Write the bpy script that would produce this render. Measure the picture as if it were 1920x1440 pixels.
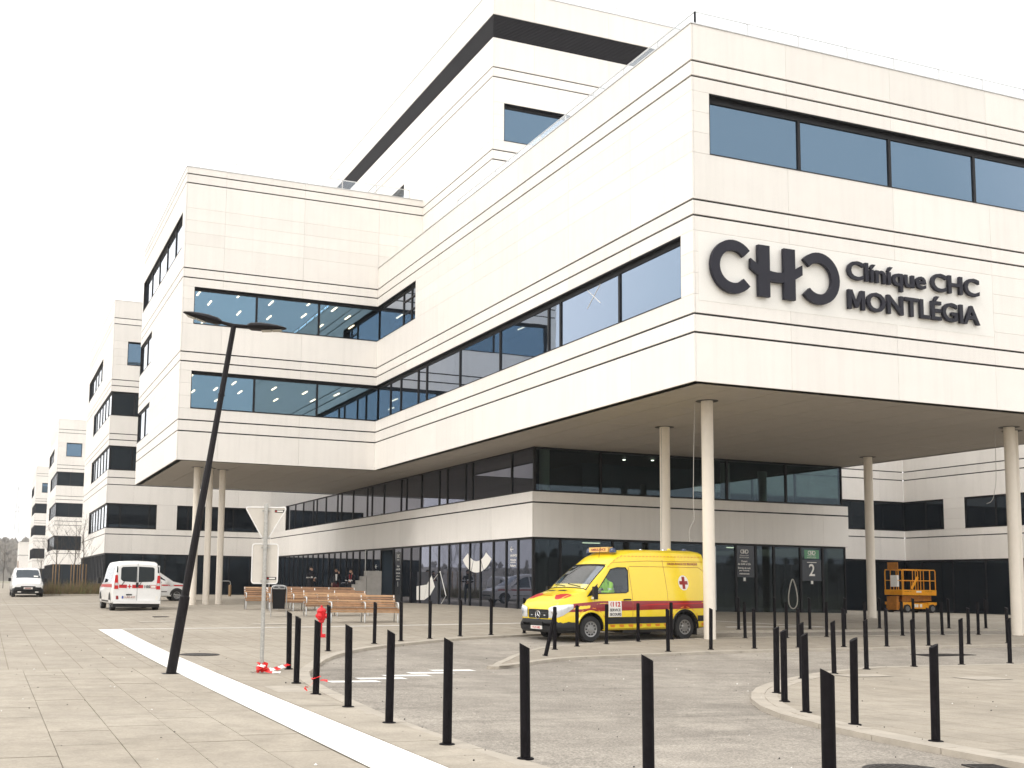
import bpy, bmesh, math, random
import numpy as np
from mathutils import Vector, Matrix
from mathutils.geometry import delaunay_2d_cdt

R = math.radians
random.seed(7)
for o in list(bpy.data.objects):
    bpy.data.objects.remove(o)
scene = bpy.context.scene
COL = scene.collection

# ------------------------------------------------------------------ camera
CAM = Vector((-16.6406, -23.6069, 1.7808))
YAW, PITCH, ROLL, FPX, PPX, PPY = 0.3701, 0.1064, 0.0149, 2087.66, 788.1, 874.2
cd = bpy.data.cameras.new('camera')
cam = bpy.data.objects.new('camera', cd)
COL.objects.link(cam)
fw = Vector((math.sin(YAW) * math.cos(PITCH), math.cos(YAW) * math.cos(PITCH), math.sin(PITCH)))
rt0 = Vector((math.cos(YAW), -math.sin(YAW), 0))
up0 = rt0.cross(fw)
rt = rt0 * math.cos(ROLL) + up0 * math.sin(ROLL)
up = up0 * math.cos(ROLL) - rt0 * math.sin(ROLL)
mw = Matrix.Identity(4)
for i in range(3):
    mw[i][0], mw[i][1], mw[i][2], mw[i][3] = rt[i], up[i], -fw[i], CAM[i]
cam.matrix_world = mw
cd.sensor_width = 36
cd.lens = FPX / 1920 * 36
cd.shift_x = (960 - PPX) / 1920
cd.shift_y = (PPY - 720) / 1920
cd.clip_start = 0.1
cd.clip_end = 3000
scene.camera = cam

# ------------------------------------------------------------------ world, sun, exposure
world = bpy.data.worlds.new('World')
scene.world = world
world.use_nodes = True
wn, wl = world.node_tree.nodes, world.node_tree.links
wn.clear()
SUN_EL, SUN_AZ = R(44), R(252)      # overcast: a broad veiled sun high to the left of the plaza
sky = wn.new('ShaderNodeTexSky')
sky.sky_type = 'NISHITA'
sky.sun_disc = False
sky.sun_elevation = SUN_EL
sky.sun_rotation = SUN_AZ
sky.dust_density = 4
wm = wn.new('ShaderNodeVectorMath'); wm.operation = 'SCALE'; wm.inputs['Scale'].default_value = 0.10
wmix = wn.new('ShaderNodeMix'); wmix.data_type = 'RGBA'
wmix.inputs['Factor'].default_value = 0.88            # the cloud layer over the sky
wmix.inputs['B'].default_value = (1.0, 0.985, 0.965, 1)
wbg = wn.new('ShaderNodeBackground'); wbg.inputs['Strength'].default_value = 0.92
wo = wn.new('ShaderNodeOutputWorld')
wl.new(sky.outputs['Color'], wm.inputs[0])
wl.new(wm.outputs['Vector'], wmix.inputs['A'])
wl.new(wmix.outputs['Result'], wbg.inputs['Color'])
wl.new(wbg.outputs['Background'], wo.inputs['Surface'])
sl = bpy.data.lights.new('sun', 'SUN')
sl.energy = .5
sl.angle = R(24)
sl.color = (1, .955, .89)
sun = bpy.data.objects.new('sun', sl)
COL.objects.link(sun)
sd = Vector((math.sin(SUN_AZ) * math.cos(SUN_EL), math.cos(SUN_AZ) * math.cos(SUN_EL), math.sin(SUN_EL)))
sun.rotation_euler = (-sd).to_track_quat('-Z', 'Y').to_euler()
scene.view_settings.view_transform = 'Standard'
scene.view_settings.look = 'None'
scene.view_settings.gamma = 1
scene.view_settings.exposure = 1.11
scene.view_settings.use_curve_mapping = False

# ------------------------------------------------------------------ materials
MATS = {}


def mat(name, col, rough=.6, metal=0., noise=0., nscale=4., bump=0., bscale=60., spec=.5, coat=0., emit=None, estr=0.):
    if name in MATS:
        return MATS[name]
    m = bpy.data.materials.new(name)
    m.use_nodes = True
    nt = m.node_tree
    b = nt.nodes['Principled BSDF']
    b.inputs['Base Color'].default_value = (*col, 1)
    b.inputs['Roughness'].default_value = rough
    b.inputs['Metallic'].default_value = metal
    b.inputs['Specular IOR Level'].default_value = spec
    b.inputs['Coat Weight'].default_value = coat
    if emit:
        b.inputs['Emission Color'].default_value = (*emit, 1)
        b.inputs['Emission Strength'].default_value = estr
    if noise or bump:
        geo = nt.nodes.new('ShaderNodeNewGeometry')
    if noise:
        n = nt.nodes.new('ShaderNodeTexNoise')
        n.inputs['Scale'].default_value = nscale
        n.inputs['Detail'].default_value = 6
        n.inputs['Roughness'].default_value = .65
        nt.links.new(geo.outputs['Position'], n.inputs['Vector'])
        r = nt.nodes.new('ShaderNodeMapRange')
        r.inputs['From Min'].default_value = .3
        r.inputs['From Max'].default_value = .7
        r.inputs['To Min'].default_value = 1 - noise
        r.inputs['To Max'].default_value = 1 + noise
        nt.links.new(n.outputs['Fac'], r.inputs['Value'])
        v = nt.nodes.new('ShaderNodeVectorMath'); v.operation = 'SCALE'
        v.inputs[0].default_value = col
        nt.links.new(r.outputs['Result'], v.inputs['Scale'])
        nt.links.new(v.outputs['Vector'], b.inputs['Base Color'])
    if bump:
        n2 = nt.nodes.new('ShaderNodeTexNoise')
        n2.inputs['Scale'].default_value = bscale
        n2.inputs['Detail'].default_value = 4
        nt.links.new(geo.outputs['Position'], n2.inputs['Vector'])
        bp = nt.nodes.new('ShaderNodeBump')
        bp.inputs['Strength'].default_value = bump
        bp.inputs['Distance'].default_value = .02
        nt.links.new(n2.outputs['Fac'], bp.inputs['Height'])
        nt.links.new(bp.outputs['Normal'], b.inputs['Normal'])
    MATS[name] = m
    return m


def glass(name, ramp, through=0., tint=(.6, .75, .85), rough=.015, wav=.0):
    """coated glazing: reflectance rises with the angle of incidence (ramp); `through` lets the room behind show"""
    m = bpy.data.materials.new(name)
    m.use_nodes = True
    nt = m.node_tree
    nt.nodes.clear()
    out = nt.nodes.new('ShaderNodeOutputMaterial')
    lw = nt.nodes.new('ShaderNodeLayerWeight'); lw.inputs['Blend'].default_value = .5
    cr = nt.nodes.new('ShaderNodeValToRGB')
    el = cr.color_ramp.elements
    while len(el) < len(ramp):
        el.new(.5)
    for e, (p, c) in zip(el, ramp):
        e.position = p
        e.color = (*c, 1)
    gl = nt.nodes.new('ShaderNodeBsdfGlossy'); gl.inputs['Roughness'].default_value = rough
    nt.links.new(lw.outputs['Facing'], cr.inputs['Fac'])
    oi = nt.nodes.new('ShaderNodeObjectInfo')       # no two panes are coated or hung quite alike
    rr = nt.nodes.new('ShaderNodeMapRange')
    rr.inputs['To Min'].default_value = .84
    rr.inputs['To Max'].default_value = 1.12
    nt.links.new(oi.outputs['Random'], rr.inputs['Value'])
    vs = nt.nodes.new('ShaderNodeVectorMath'); vs.operation = 'SCALE'
    nt.links.new(cr.outputs['Color'], vs.inputs[0])
    nt.links.new(rr.outputs['Result'], vs.inputs['Scale'])
    nt.links.new(vs.outputs['Vector'], gl.inputs['Color'])
    if wav:
        geo = nt.nodes.new('ShaderNodeNewGeometry')
        n2 = nt.nodes.new('ShaderNodeTexNoise'); n2.inputs['Scale'].default_value = .55
        nt.links.new(geo.outputs['Position'], n2.inputs['Vector'])
        bp = nt.nodes.new('ShaderNodeBump'); bp.inputs['Strength'].default_value = wav; bp.inputs['Distance'].default_value = .02
        nt.links.new(n2.outputs['Fac'], bp.inputs['Height'])
        nt.links.new(bp.outputs['Normal'], gl.inputs['Normal'])
    ad = nt.nodes.new('ShaderNodeAddShader')
    if through:
        bk = nt.nodes.new('ShaderNodeBsdfTransparent')
        bk.inputs['Color'].default_value = (tint[0] * through, tint[1] * through, tint[2] * through, 1)
    else:
        bk = nt.nodes.new('ShaderNodeBsdfDiffuse')
        bk.inputs['Color'].default_value = (.008, .011, .015, 1)
    nt.links.new(gl.outputs[0], ad.inputs[0])
    nt.links.new(bk.outputs[0], ad.inputs[1])
    nt.links.new(ad.outputs[0], out.inputs['Surface'])
    MATS[name] = m
    return m


mat('panel', (.83, .80, .757), .5, noise=.022, nscale=1.1, bump=.02, bscale=8)
def weather(name):
    """slight tone shift from panel to panel and faint rain streaks running down"""
    nt = MATS[name].node_tree
    b = nt.nodes['Principled BSDF']
    src = b.inputs['Base Color'].links[0].from_socket
    oi = nt.nodes.new('ShaderNodeObjectInfo')
    r1 = nt.nodes.new('ShaderNodeMapRange')
    r1.inputs['To Min'].default_value = .955
    r1.inputs['To Max'].default_value = 1.03
    nt.links.new(oi.outputs['Random'], r1.inputs['Value'])
    geo = nt.nodes.new('ShaderNodeNewGeometry')
    mp = nt.nodes.new('ShaderNodeMapping')
    mp.inputs['Scale'].default_value = (5, 5, .22)
    nt.links.new(geo.outputs['Position'], mp.inputs['Vector'])
    n = nt.nodes.new('ShaderNodeTexNoise')
    n.inputs['Scale'].default_value = 1
    n.inputs['Detail'].default_value = 5
    nt.links.new(mp.outputs['Vector'], n.inputs['Vector'])
    r2 = nt.nodes.new('ShaderNodeMapRange')
    for k, v in (('From Min', .45), ('From Max', .8), ('To Min', 1.0), ('To Max', .94)):
        r2.inputs[k].default_value = v
    nt.links.new(n.outputs['Fac'], r2.inputs['Value'])
    mu = nt.nodes.new('ShaderNodeMath'); mu.operation = 'MULTIPLY'
    nt.links.new(r1.outputs['Result'], mu.inputs[0])
    nt.links.new(r2.outputs['Result'], mu.inputs[1])
    sc = nt.nodes.new('ShaderNodeVectorMath'); sc.operation = 'SCALE'
    nt.links.new(src, sc.inputs[0])
    nt.links.new(mu.outputs['Value'], sc.inputs['Scale'])
    nt.links.new(sc.outputs['Vector'], b.inputs['Base Color'])


weather('panel')
mat('panel_sign', (.83, .815, .775), .45)
mat('dark', (.012, .012, .014), .7)
mat('frame', (.008, .008, .010), .45, spec=.25)
mat('louvre', (.016, .015, .018), .65, spec=.2)
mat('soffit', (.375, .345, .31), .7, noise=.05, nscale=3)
mat('columnpaint', (.78, .715, .62), .5, noise=.03, nscale=5)
mat('concrete', (.42, .40, .37), .8, noise=.16, nscale=2.5, bump=.2)
mat('room', (.10, .14, .18), .9)
mat('roomlamp', (1, 1, 1), .5, emit=(1, .88, .68), estr=6)
mat('steel', (.55, .55, .54), .35, metal=1, noise=.1, nscale=20)
mat('galv', (.46, .455, .43), .45, metal=.75, noise=.22, nscale=30)
mat('plateback', (.60, .56, .50), .5, noise=.05, nscale=6)
mat('bollard', (.006, .005, .0065), .6, noise=.35, nscale=14, spec=.12)
mat('lamppaint', (.008, .0065, .008), .5, spec=.2)
mat('lampglass', (.42, .40, .33), .15)
mat('letter', (.014, .014, .024), .55, spec=.3)
mat('whitepaint', (.82, .80, .76), .7, noise=.10, nscale=5, bump=.05)
mat('kerb', (.40, .358, .298), .8, noise=.14, nscale=3, bump=.2, bscale=40)
mat('wood', (.36, .20, .10), .6, noise=.22, nscale=6)
mat('wood2', (.45, .27, .145), .6, noise=.2, nscale=6)
mat('wood3', (.27, .15, .08), .6, noise=.2, nscale=6)
mat('binblack', (.008, .008, .009), .6, spec=.2)
mat('hydrant', (.66, .012, .018), .35, noise=.1, nscale=10)
mat('tapered', (.72, .02, .02), .4)
mat('tapewhite', (.85, .83, .8), .4)
mat('white', (.82, .81, .79), .4)
mat('vanwhite', (.80, .80, .79), .25, coat=.4, noise=.03, nscale=2)
mat('vanyellow', (.86, .64, .022), .26, coat=.5, noise=.03, nscale=2)
mat('vanred', (.26, .004, .008), .3, coat=.3)
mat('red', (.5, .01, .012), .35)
mat('redlamp', (.55, .008, .012), .12, coat=.6)
mat('orange', (.72, .24, .01), .4)
mat('liftorange', (.80, .335, .012), .4, noise=.12, nscale=5)
mat('liftshade', (.42, .16, .02), .5, noise=.2, nscale=6)
mat('plasticblack', (.014, .014, .015), .55, noise=.15, nscale=8, spec=.3)
mat('rubber', (.014, .014, .015), .75, noise=.2, nscale=12)
mat('rim', (.30, .30, .30), .35, metal=.8)
mat('chrome', (.75, .75, .76), .12, metal=1)
mat('lens', (.72, .74, .76), .08, metal=.35, coat=1)
mat('bluelens', (.02, .035, .09), .15, coat=.6)
mat('amberlight', (.80, .50, .16), .3)
mat('cabindark', (.03, .03, .034), .7)
mat('skin', (.52, .31, .22), .55)
mat('hair', (.025, .018, .014), .6)
mat('navy', (.012, .013, .020), .75)
mat('maroon', (.10, .010, .018), .75)
mat('hivis', (.42, .85, .03), .5)
mat('bark', (.06, .045, .034), .9, noise=.2, nscale=20)
mat('stake', (.27, .17, .085), .8, noise=.2, nscale=10)
mat('drygrass', (.19, .135, .07), .9, noise=.45, nscale=5)
mat('soil', (.10, .075, .05), .95, noise=.25, nscale=4)
mat('hillwood', (.15, .13, .10), .95, noise=.35, nscale=.05)
mat('pylon', (.42, .42, .42), .6)
mat('iron', (.05, .045, .042), .7, metal=.4, noise=.3, nscale=25, bump=.3, bscale=90)
mat('decal', (.80, .78, .73), .5)
mat('black', (.008, .008, .009), .5)
mat('numberplate', (.74, .72, .68), .4)
mat('plateblue', (.02, .06, .35), .4)
mat('greenlit', (.10, .30, .16), .4)
mat('signglass', (.035, .042, .055), .15)
glass('glassblue', [(.0, (.105, .165, .228)), (.35, (.12, .18, .245)), (.62, (.34, .39, .48)), (.85, (.72, .76, .82)), (1., (.95, .96, .97))], wav=.12)
glass('glassroom', [(.0, (.10, .165, .225)), (.35, (.11, .175, .24)), (.62, (.30, .35, .44)), (1., (.9, .92, .95))], through=.55, tint=(.8, .78, .7), wav=.05)
glass('glassground', [(.0, (.022, .028, .033)), (.35, (.034, .041, .049)), (.62, (.21, .215, .26)), (1., (.9, .92, .94))], wav=.08)
glass('glasslobby', [(.0, (.022, .028, .033)), (.35, (.034, .041, .049)), (.62, (.21, .215, .26)), (1., (.9, .92, .94))], through=.28, tint=(.72, .86, .80), wav=.08)
glass('glassclear', [(.0, (.022, .028, .033)), (.35, (.034, .041, .049)), (.62, (.21, .215, .26)), (1., (.9, .92, .94))], through=.62, tint=(.80, .92, .92), wav=.08)
glass('glasscar', [(.0, (.05, .055, .06)), (.4, (.075, .08, .085)), (.75, (.35, .37, .4)), (1., (.95, .96, .97))], through=.78, tint=(.92, .97, .95))
glass('glasscardark', [(.0, (.07, .08, .085)), (.4, (.09, .10, .11)), (.75, (.3, .32, .35)), (1., (.95, .96, .97))])
glass('railglass', [(.0, (.06, .065, .07)), (.5, (.10, .105, .11)), (1., (.9, .92, .94))], through=.9, tint=(.97, .99, 1))


def ground_mat(name, cols, speck, joints=None, dust=False):
    """stony surface: broad stains, mid grain and fine aggregate; joints=(w,h) draws slab joints where slabs are too far to build"""
    m = bpy.data.materials.new(name)
    m.use_nodes = True
    nt = m.node_tree
    L = nt.links.new
    b = nt.nodes['Principled BSDF']
    b.inputs['Roughness'].default_value = .85
    b.inputs['Specular IOR Level'].default_value = .25
    geo = nt.nodes.new('ShaderNodeNewGeometry')

    def noise(sc, det=6, rough=.6):
        n = nt.nodes.new('ShaderNodeTexNoise')
        n.inputs['Scale'].default_value = sc
        n.inputs['Detail'].default_value = det
        n.inputs['Roughness'].default_value = rough
        L(geo.outputs['Position'], n.inputs['Vector'])
        return n
    n1 = noise(.22, 8, .7)
    cr = nt.nodes.new('ShaderNodeValToRGB')
    cr.color_ramp.elements[0].position = .32
    cr.color_ramp.elements[0].color = (*cols[0], 1)
    cr.color_ramp.elements[1].position = .68
    cr.color_ramp.elements[1].color = (*cols[1], 1)
    L(n1.outputs['Fac'], cr.inputs['Fac'])
    n2 = noise(2.2, 8, .75)
    n3 = noise(38, 3, .8)
    r2 = nt.nodes.new('ShaderNodeMapRange')
    for k, v in (('From Min', .3), ('From Max', .7), ('To Min', .80), ('To Max', 1.18)):
        r2.inputs[k].default_value = v
    L(n2.outputs['Fac'], r2.inputs['Value'])
    r3 = nt.nodes.new('ShaderNodeMapRange')
    for k, v in (('From Min', .3), ('From Max', .7), ('To Min', 1 - speck), ('To Max', 1 + speck)):
        r3.inputs[k].default_value = v
    L(n3.outputs['Fac'], r3.inputs['Value'])
    mul = nt.nodes.new('ShaderNodeMath'); mul.operation = 'MULTIPLY'
    L(r2.outputs['Result'], mul.inputs[0]); L(r3.outputs['Result'], mul.inputs[1])
    sc = nt.nodes.new('ShaderNodeVectorMath'); sc.operation = 'SCALE'
    L(cr.outputs['Color'], sc.inputs[0]); L(mul.outputs['Value'], sc.inputs['Scale'])
    last = sc.outputs['Vector']
    # dry stains and, on the carriageway, pale building dust drifted over it
    n4 = noise(.55, 10, .72)
    r4 = nt.nodes.new('ShaderNodeMapRange')
    r4.inputs['From Min'].default_value = .52
    r4.inputs['From Max'].default_value = .74
    r4.inputs['To Max'].default_value = .55 if dust else .28
    L(n4.outputs['Fac'], r4.inputs['Value'])
    md = nt.nodes.new('ShaderNodeMix'); md.data_type = 'RGBA'
    L(r4.outputs['Result'], md.inputs['Factor'])
    L(last, md.inputs['A'])
    md.inputs['B'].default_value = (.41, .372, .315, 1) if dust else (.255, .224, .184, 1)
    last = md.outputs['Result']
    # old gum and oil spots
    vo = nt.nodes.new('ShaderNodeTexVoronoi')
    vo.inputs['Scale'].default_value = 2.3
    L(geo.outputs['Position'], vo.inputs['Vector'])
    rv = nt.nodes.new('ShaderNodeMapRange')
    for k, v in (('From Min', .025), ('From Max', .06), ('To Min', .72), ('To Max', 1.0)):
        rv.inputs[k].default_value = v
    L(vo.outputs['Distance'], rv.inputs['Value'])
    sv = nt.nodes.new('ShaderNodeVectorMath'); sv.operation = 'SCALE'
    L(last, sv.inputs[0]); L(rv.outputs['Result'], sv.inputs['Scale'])
    last = sv.outputs['Vector']
    # long faint tyre and sweeping marks
    mt = nt.nodes.new('ShaderNodeMapping')
    mt.inputs['Rotation'].default_value = (0, 0, .5)
    mt.inputs['Scale'].default_value = (.25, 2.6, 1)
    L(geo.outputs['Position'], mt.inputs['Vector'])
    n5 = nt.nodes.new('ShaderNodeTexNoise')
    n5.inputs['Scale'].default_value = 1
    n5.inputs['Detail'].default_value = 5
    L(mt.outputs['Vector'], n5.inputs['Vector'])
    r5 = nt.nodes.new('ShaderNodeMapRange')
    for k, v in (('From Min', .55), ('From Max', .72), ('To Min', 1.0), ('To Max', .80 if dust else .90)):
        r5.inputs[k].default_value = v
    L(n5.outputs['Fac'], r5.inputs['Value'])
    s5 = nt.nodes.new('ShaderNodeVectorMath'); s5.operation = 'SCALE'
    L(last, s5.inputs[0]); L(r5.outputs['Result'], s5.inputs['Scale'])
    last = s5.outputs['Vector']
    if joints:
        br = nt.nodes.new('ShaderNodeTexBrick')
        br.offset = .5
        br.inputs['Color1'].default_value = (1, 1, 1, 1)
        br.inputs['Color2'].default_value = (.93, .93, .93, 1)
        br.inputs['Mortar'].default_value = (.66, .63, .58, 1)
        br.inputs['Scale'].default_value = 1
        br.inputs['Mortar Size'].default_value = .009
        br.inputs['Mortar Smooth'].default_value = .2
        br.inputs['Brick Width'].default_value = joints[0]
        br.inputs['Row Height'].default_value = joints[1]
        sx = nt.nodes.new('ShaderNodeSeparateXYZ')
        L(geo.outputs['Position'], sx.inputs[0])
        ofs = nt.nodes.new('ShaderNodeMath'); ofs.operation = 'ADD'; ofs.inputs[1].default_value = 13.85
        L(sx.outputs['X'], ofs.inputs[0])
        cx = nt.nodes.new('ShaderNodeCombineXYZ')
        L(sx.outputs['Y'], cx.inputs['X']); L(ofs.outputs['Value'], cx.inputs['Y'])
        L(cx.outputs[0], br.inputs['Vector'])
        mm = nt.nodes.new('ShaderNodeVectorMath'); mm.operation = 'MULTIPLY'
        L(last, mm.inputs[0]); L(br.outputs['Color'], mm.inputs[1])
        last = mm.outputs['Vector']
    L(last, b.inputs['Base Color'])
    bp = nt.nodes.new('ShaderNodeBump')
    bp.inputs['Strength'].default_value = .25
    bp.inputs['Distance'].default_value = .01
    L(n3.outputs['Fac'], bp.inputs['Height'])
    L(bp.outputs['Normal'], b.inputs['Normal'])
    MATS[name] = m
    return m


SLABW, SLABH = .95, .585
ground_mat('asphalt', ((.215, .193, .165), (.35, .317, .272)), .55, dust=True)
ground_mat('paving', ((.315, .277, .224), (.40, .358, .296)), .13, joints=(SLABW, SLABH))
ground_mat('pavingplain', ((.27, .237, .192), (.365, .325, .268)), .2)
ground_mat('slab', ((.32, .281, .227), (.41, .367, .303)), .15)
ground_mat('fieldground', ((.20, .19, .13), (.30, .27, .19)), .2)


# ------------------------------------------------------------------ object helpers
def new(name, me, parent=None, loc=None, m=None):
    o = bpy.data.objects.new(name, me)
    COL.objects.link(o)
    if m is not None and me is not None and not me.materials:
        me.materials.append(MATS[m] if isinstance(m, str) else m)
    if parent is not None:
        o.parent = parent
    if loc is not None:
        o.location = loc
    return o


def empty(name, loc, rz=0, label=None, cat=None, group=None):
    o = bpy.data.objects.new(name, None)
    o.empty_display_size = .3
    COL.objects.link(o)
    o.location = loc
    o.rotation_euler = (0, 0, rz)
    if label:
        tag(o, label, cat, group)
    return o


def tag(o, label, cat, group=None):
    o['label'] = label
    o['category'] = cat
    if group:
        o['group'] = group
    return o


def struct(o):
    o['kind'] = 'structure'
    return o


_cubes = {}


def cube(m):
    if m not in _cubes:
        me = bpy.data.meshes.new('box_' + m)
        v = [(x, y, z) for x in (-.5, .5) for y in (-.5, .5) for z in (-.5, .5)]
        f = [(0, 1, 3, 2), (4, 6, 7, 5), (0, 4, 5, 1), (2, 3, 7, 6), (0, 2, 6, 4), (1, 5, 7, 3)]
        me.from_pydata(v, [], f)
        me.materials.append(MATS[m])
        _cubes[m] = me
    return _cubes[m]


def box(name, lo, hi, m, parent=None):
    """one box piece sharing the unit mesh of its material; lo/hi in the parent's frame"""
    o = bpy.data.objects.new(name, cube(m))
    COL.objects.link(o)
    if parent is not None:
        o.parent = parent
    o.location = [(a + b) / 2 for a, b in zip(lo, hi)]
    o.scale = [max(b - a, 1e-4) for a, b in zip(lo, hi)]
    return o


class MB:
    """collects geometry for one mesh"""

    def __init__(s):
        s.v, s.f, s.mi = [], [], []

    def add(s, v, f, mi=0):
        n = len(s.v)
        s.v += [tuple(p) for p in v]
        s.f += [tuple(i + n for i in q) for q in f]
        s.mi += [mi] * len(f)
        return s

    def box(s, lo, hi, mi=0, M=None):
        v = [Vector((x, y, z)) for x in (lo[0], hi[0]) for y in (lo[1], hi[1]) for z in (lo[2], hi[2])]
        if M:
            v = [M @ p for p in v]
        return s.add(v, [(0, 1, 3, 2), (4, 6, 7, 5), (0, 4, 5, 1), (2, 3, 7, 6), (0, 2, 6, 4), (1, 5, 7, 3)], mi)

    def tube(s, pts, r, n=8, mi=0, caps=True):
        """swept round bar through pts; r a number or a list"""
        pts = [Vector(p) for p in pts]
        rr = r if isinstance(r, (list, tuple)) else [r] * len(pts)
        rings = []
        prev = None
        for i, p in enumerate(pts):
            t = (pts[min(i + 1, len(pts) - 1)] - pts[max(i - 1, 0)])
            t.normalize()
            a = prev if prev is not None else (Vector((0, 0, 1)) if abs(t.z) < .9 else Vector((1, 0, 0)))
            a = a - t * a.dot(t)
            a.normalize()
            prev = a
            b = t.cross(a)
            rings.append([p + (a * math.cos(k * 2 * math.pi / n) + b * math.sin(k * 2 * math.pi / n)) * rr[i] for k in range(n)])
        v = [q for g_ in rings for q in g_]
        f = []
        for i in range(len(rings) - 1):
            for k in range(n):
                a, b = i * n + k, i * n + (k + 1) % n
                f.append((a, b, b + n, a + n))
        if caps:
            f.append(tuple(range(n))[::-1])
            f.append(tuple((len(rings) - 1) * n + k for k in range(n)))
        return s.add(v, f, mi)

    def lathe(s, prof, n=20, mi=0, M=None, ax='z'):
        """prof: (radius, height) list turned about z (or y)"""
        v, f = [], []
        for r_, h in prof:
            for k in range(n):
                a = 2 * math.pi * k / n
                p = Vector((r_ * math.cos(a), r_ * math.sin(a), h)) if ax == 'z' else Vector((r_ * math.cos(a), h, r_ * math.sin(a)))
                v.append(M @ p if M else p)
        m_ = len(prof)
        for i in range(m_ - 1):
            for k in range(n):
                a, b = i * n + k, i * n + (k + 1) % n
                f.append((a, b, b + n, a + n))
        f.append(tuple(range(n))[::-1])
        f.append(tuple((m_ - 1) * n + k for k in range(n)))
        return s.add(v, f, mi)

    def prism(s, poly, t, M, mi=0):
        """flat outline poly (u,v) thickened by t along local z, placed with matrix M"""
        n = len(poly)
        v = [M @ Vector((p[0], p[1], 0)) for p in poly] + [M @ Vector((p[0], p[1], t)) for p in poly]
        f = [tuple(range(n))[::-1], tuple(range(n, 2 * n))]
        f += [(i, (i + 1) % n, (i + 1) % n + n, i + n) for i in range(n)]
        return s.add(v, f, mi)

    def mesh(s, name, mats, smooth=None):
        me = bpy.data.meshes.new(name)
        me.from_pydata(s.v, [], s.f)
        for m_ in (mats if isinstance(mats, (list, tuple)) else [mats]):
            me.materials.append(MATS[m_])
        if any(s.mi):
            me.polygons.foreach_set('material_index', s.mi)
        bm = bmesh.new()
        bm.from_mesh(me)
        bmesh.ops.recalc_face_normals(bm, faces=bm.faces)
        bm.to_mesh(me)
        bm.free()
        if smooth is not None:
            me.polygons.foreach_set('use_smooth', [True] * len(me.polygons))
            me.set_sharp_from_angle(angle=R(smooth))
        me.update()
        return me

    def build(s, name, mats, parent=None, loc=None, smooth=None):
        return new(name, s.mesh(name, mats, smooth), parent, loc)


def text_mesh(body, size, m, depth=.01, bold=0., align='LEFT', spacing=1.0, shear=0.):
    cu = bpy.data.curves.new('lettering', 'FONT')
    cu.body = body
    cu.size = size
    cu.extrude = depth
    cu.offset = bold
    cu.align_x = align
    cu.space_character = spacing
    cu.shear = shear
    cu.resolution_u = 3
    ob = bpy.data.objects.new('lettering', cu)
    COL.objects.link(ob)
    dg = bpy.context.evaluated_depsgraph_get()
    me = bpy.data.meshes.new_from_object(ob.evaluated_get(dg))
    bpy.data.objects.remove(ob)
    bpy.data.curves.remove(cu)
    me.materials.clear()
    me.materials.append(MATS[m])
    return me


def fit_mesh(me, w=None, h=None, origin=(0, 0)):
    """scale lettering in its own plane to width w and height h with its lower left corner at origin"""
    xs = [v.co.x for v in me.vertices]
    ys = [v.co.y for v in me.vertices]
    x0, y0 = min(xs), min(ys)
    sx = w / (max(xs) - x0) if w else 1
    sy = h / (max(ys) - y0) if h else sx
    if not w:
        sx = sy
    for v in me.vertices:
        v.co.x = (v.co.x - x0) * sx + origin[0]
        v.co.y = (v.co.y - y0) * sy + origin[1]
    return me


def orient(me, xdir, ydir, org):
    """lay lettering made in the xy plane onto a surface: its x along xdir, y along ydir"""
    xd, yd = Vector(xdir).normalized(), Vector(ydir).normalized()
    zd = xd.cross(yd)
    M = Matrix(((xd.x, yd.x, zd.x, org[0]), (xd.y, yd.y, zd.y, org[1]), (xd.z, yd.z, zd.z, org[2]), (0, 0, 0, 1)))
    me.transform(M)
    me.update()
    return me


# ------------------------------------------------------------------ lie of the land
GCP = np.array([(-15.7, -22, .27), (-11.2, -11, .27), (-11.2, -4, .28), (-5.5, -11, .22), (-3, -7, .2), (4.6, -4.6, .23), (-5.5, 3, .34), (0, 0, .31),
                (2, 2.3, .386), (12.8, 2.26, .473), (14.73, 10.1, .70), (2.25, 12.9, .90), (2.25, 18.4, .89), (2.25, 26.4, .86), (16.3, 12.9, .87),
                (-6.7, 26.7, .70), (-8.5, 52, .88), (-2.2, 52, .84), (2.25, 40, .85), (31.8, 25.6, .62), (31.8, 18.8, .66), (24, 20, .7), (22, -12, .22),
                (-11.0, 22, .58), (-14, 45, .63), (-30, 100, .6), (-9, 127, .6), (-45, -20, .25), (45, -20, .1), (45, 10, .5),
                (-45, 40, .5), (-60, 150, .6), (60, 150, .6), (10, -40, .2), (-15, -45, .25), (-9, 200, .6), (-60, 250, .6), (60, 250, .6)]) * 1.06
_n = len(GCP)


def _U(r2):
    return np.where(r2 > 1e-9, r2 * np.log(np.maximum(r2, 1e-9)), 0)


_A = np.zeros((_n + 3, _n + 3))
_A[:_n, :_n] = _U(((GCP[:, None, :2] - GCP[None, :, :2]) ** 2).sum(-1)) + np.eye(_n) * 60
_A[:_n, _n] = 1
_A[:_n, _n + 1:] = GCP[:, :2]
_A[_n, :_n] = 1
_A[_n + 1:, :_n] = GCP[:, :2].T
_W = np.linalg.solve(_A, np.r_[GCP[:, 2], 0, 0, 0])


def g(x, y):
    x = min(max(x, -63), 63)
    y = min(max(y, -47), 265)
    r2 = (x - GCP[:, 0]) ** 2 + (y - GCP[:, 1]) ** 2
    return float(_U(r2) @ _W[:_n] + _W[_n] + _W[_n + 1] * x + _W[_n + 2] * y)


PAVE = .055          # the carriageway lies this much below the pavements


def gr(x, y):
    return g(x, y) - PAVE


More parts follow.
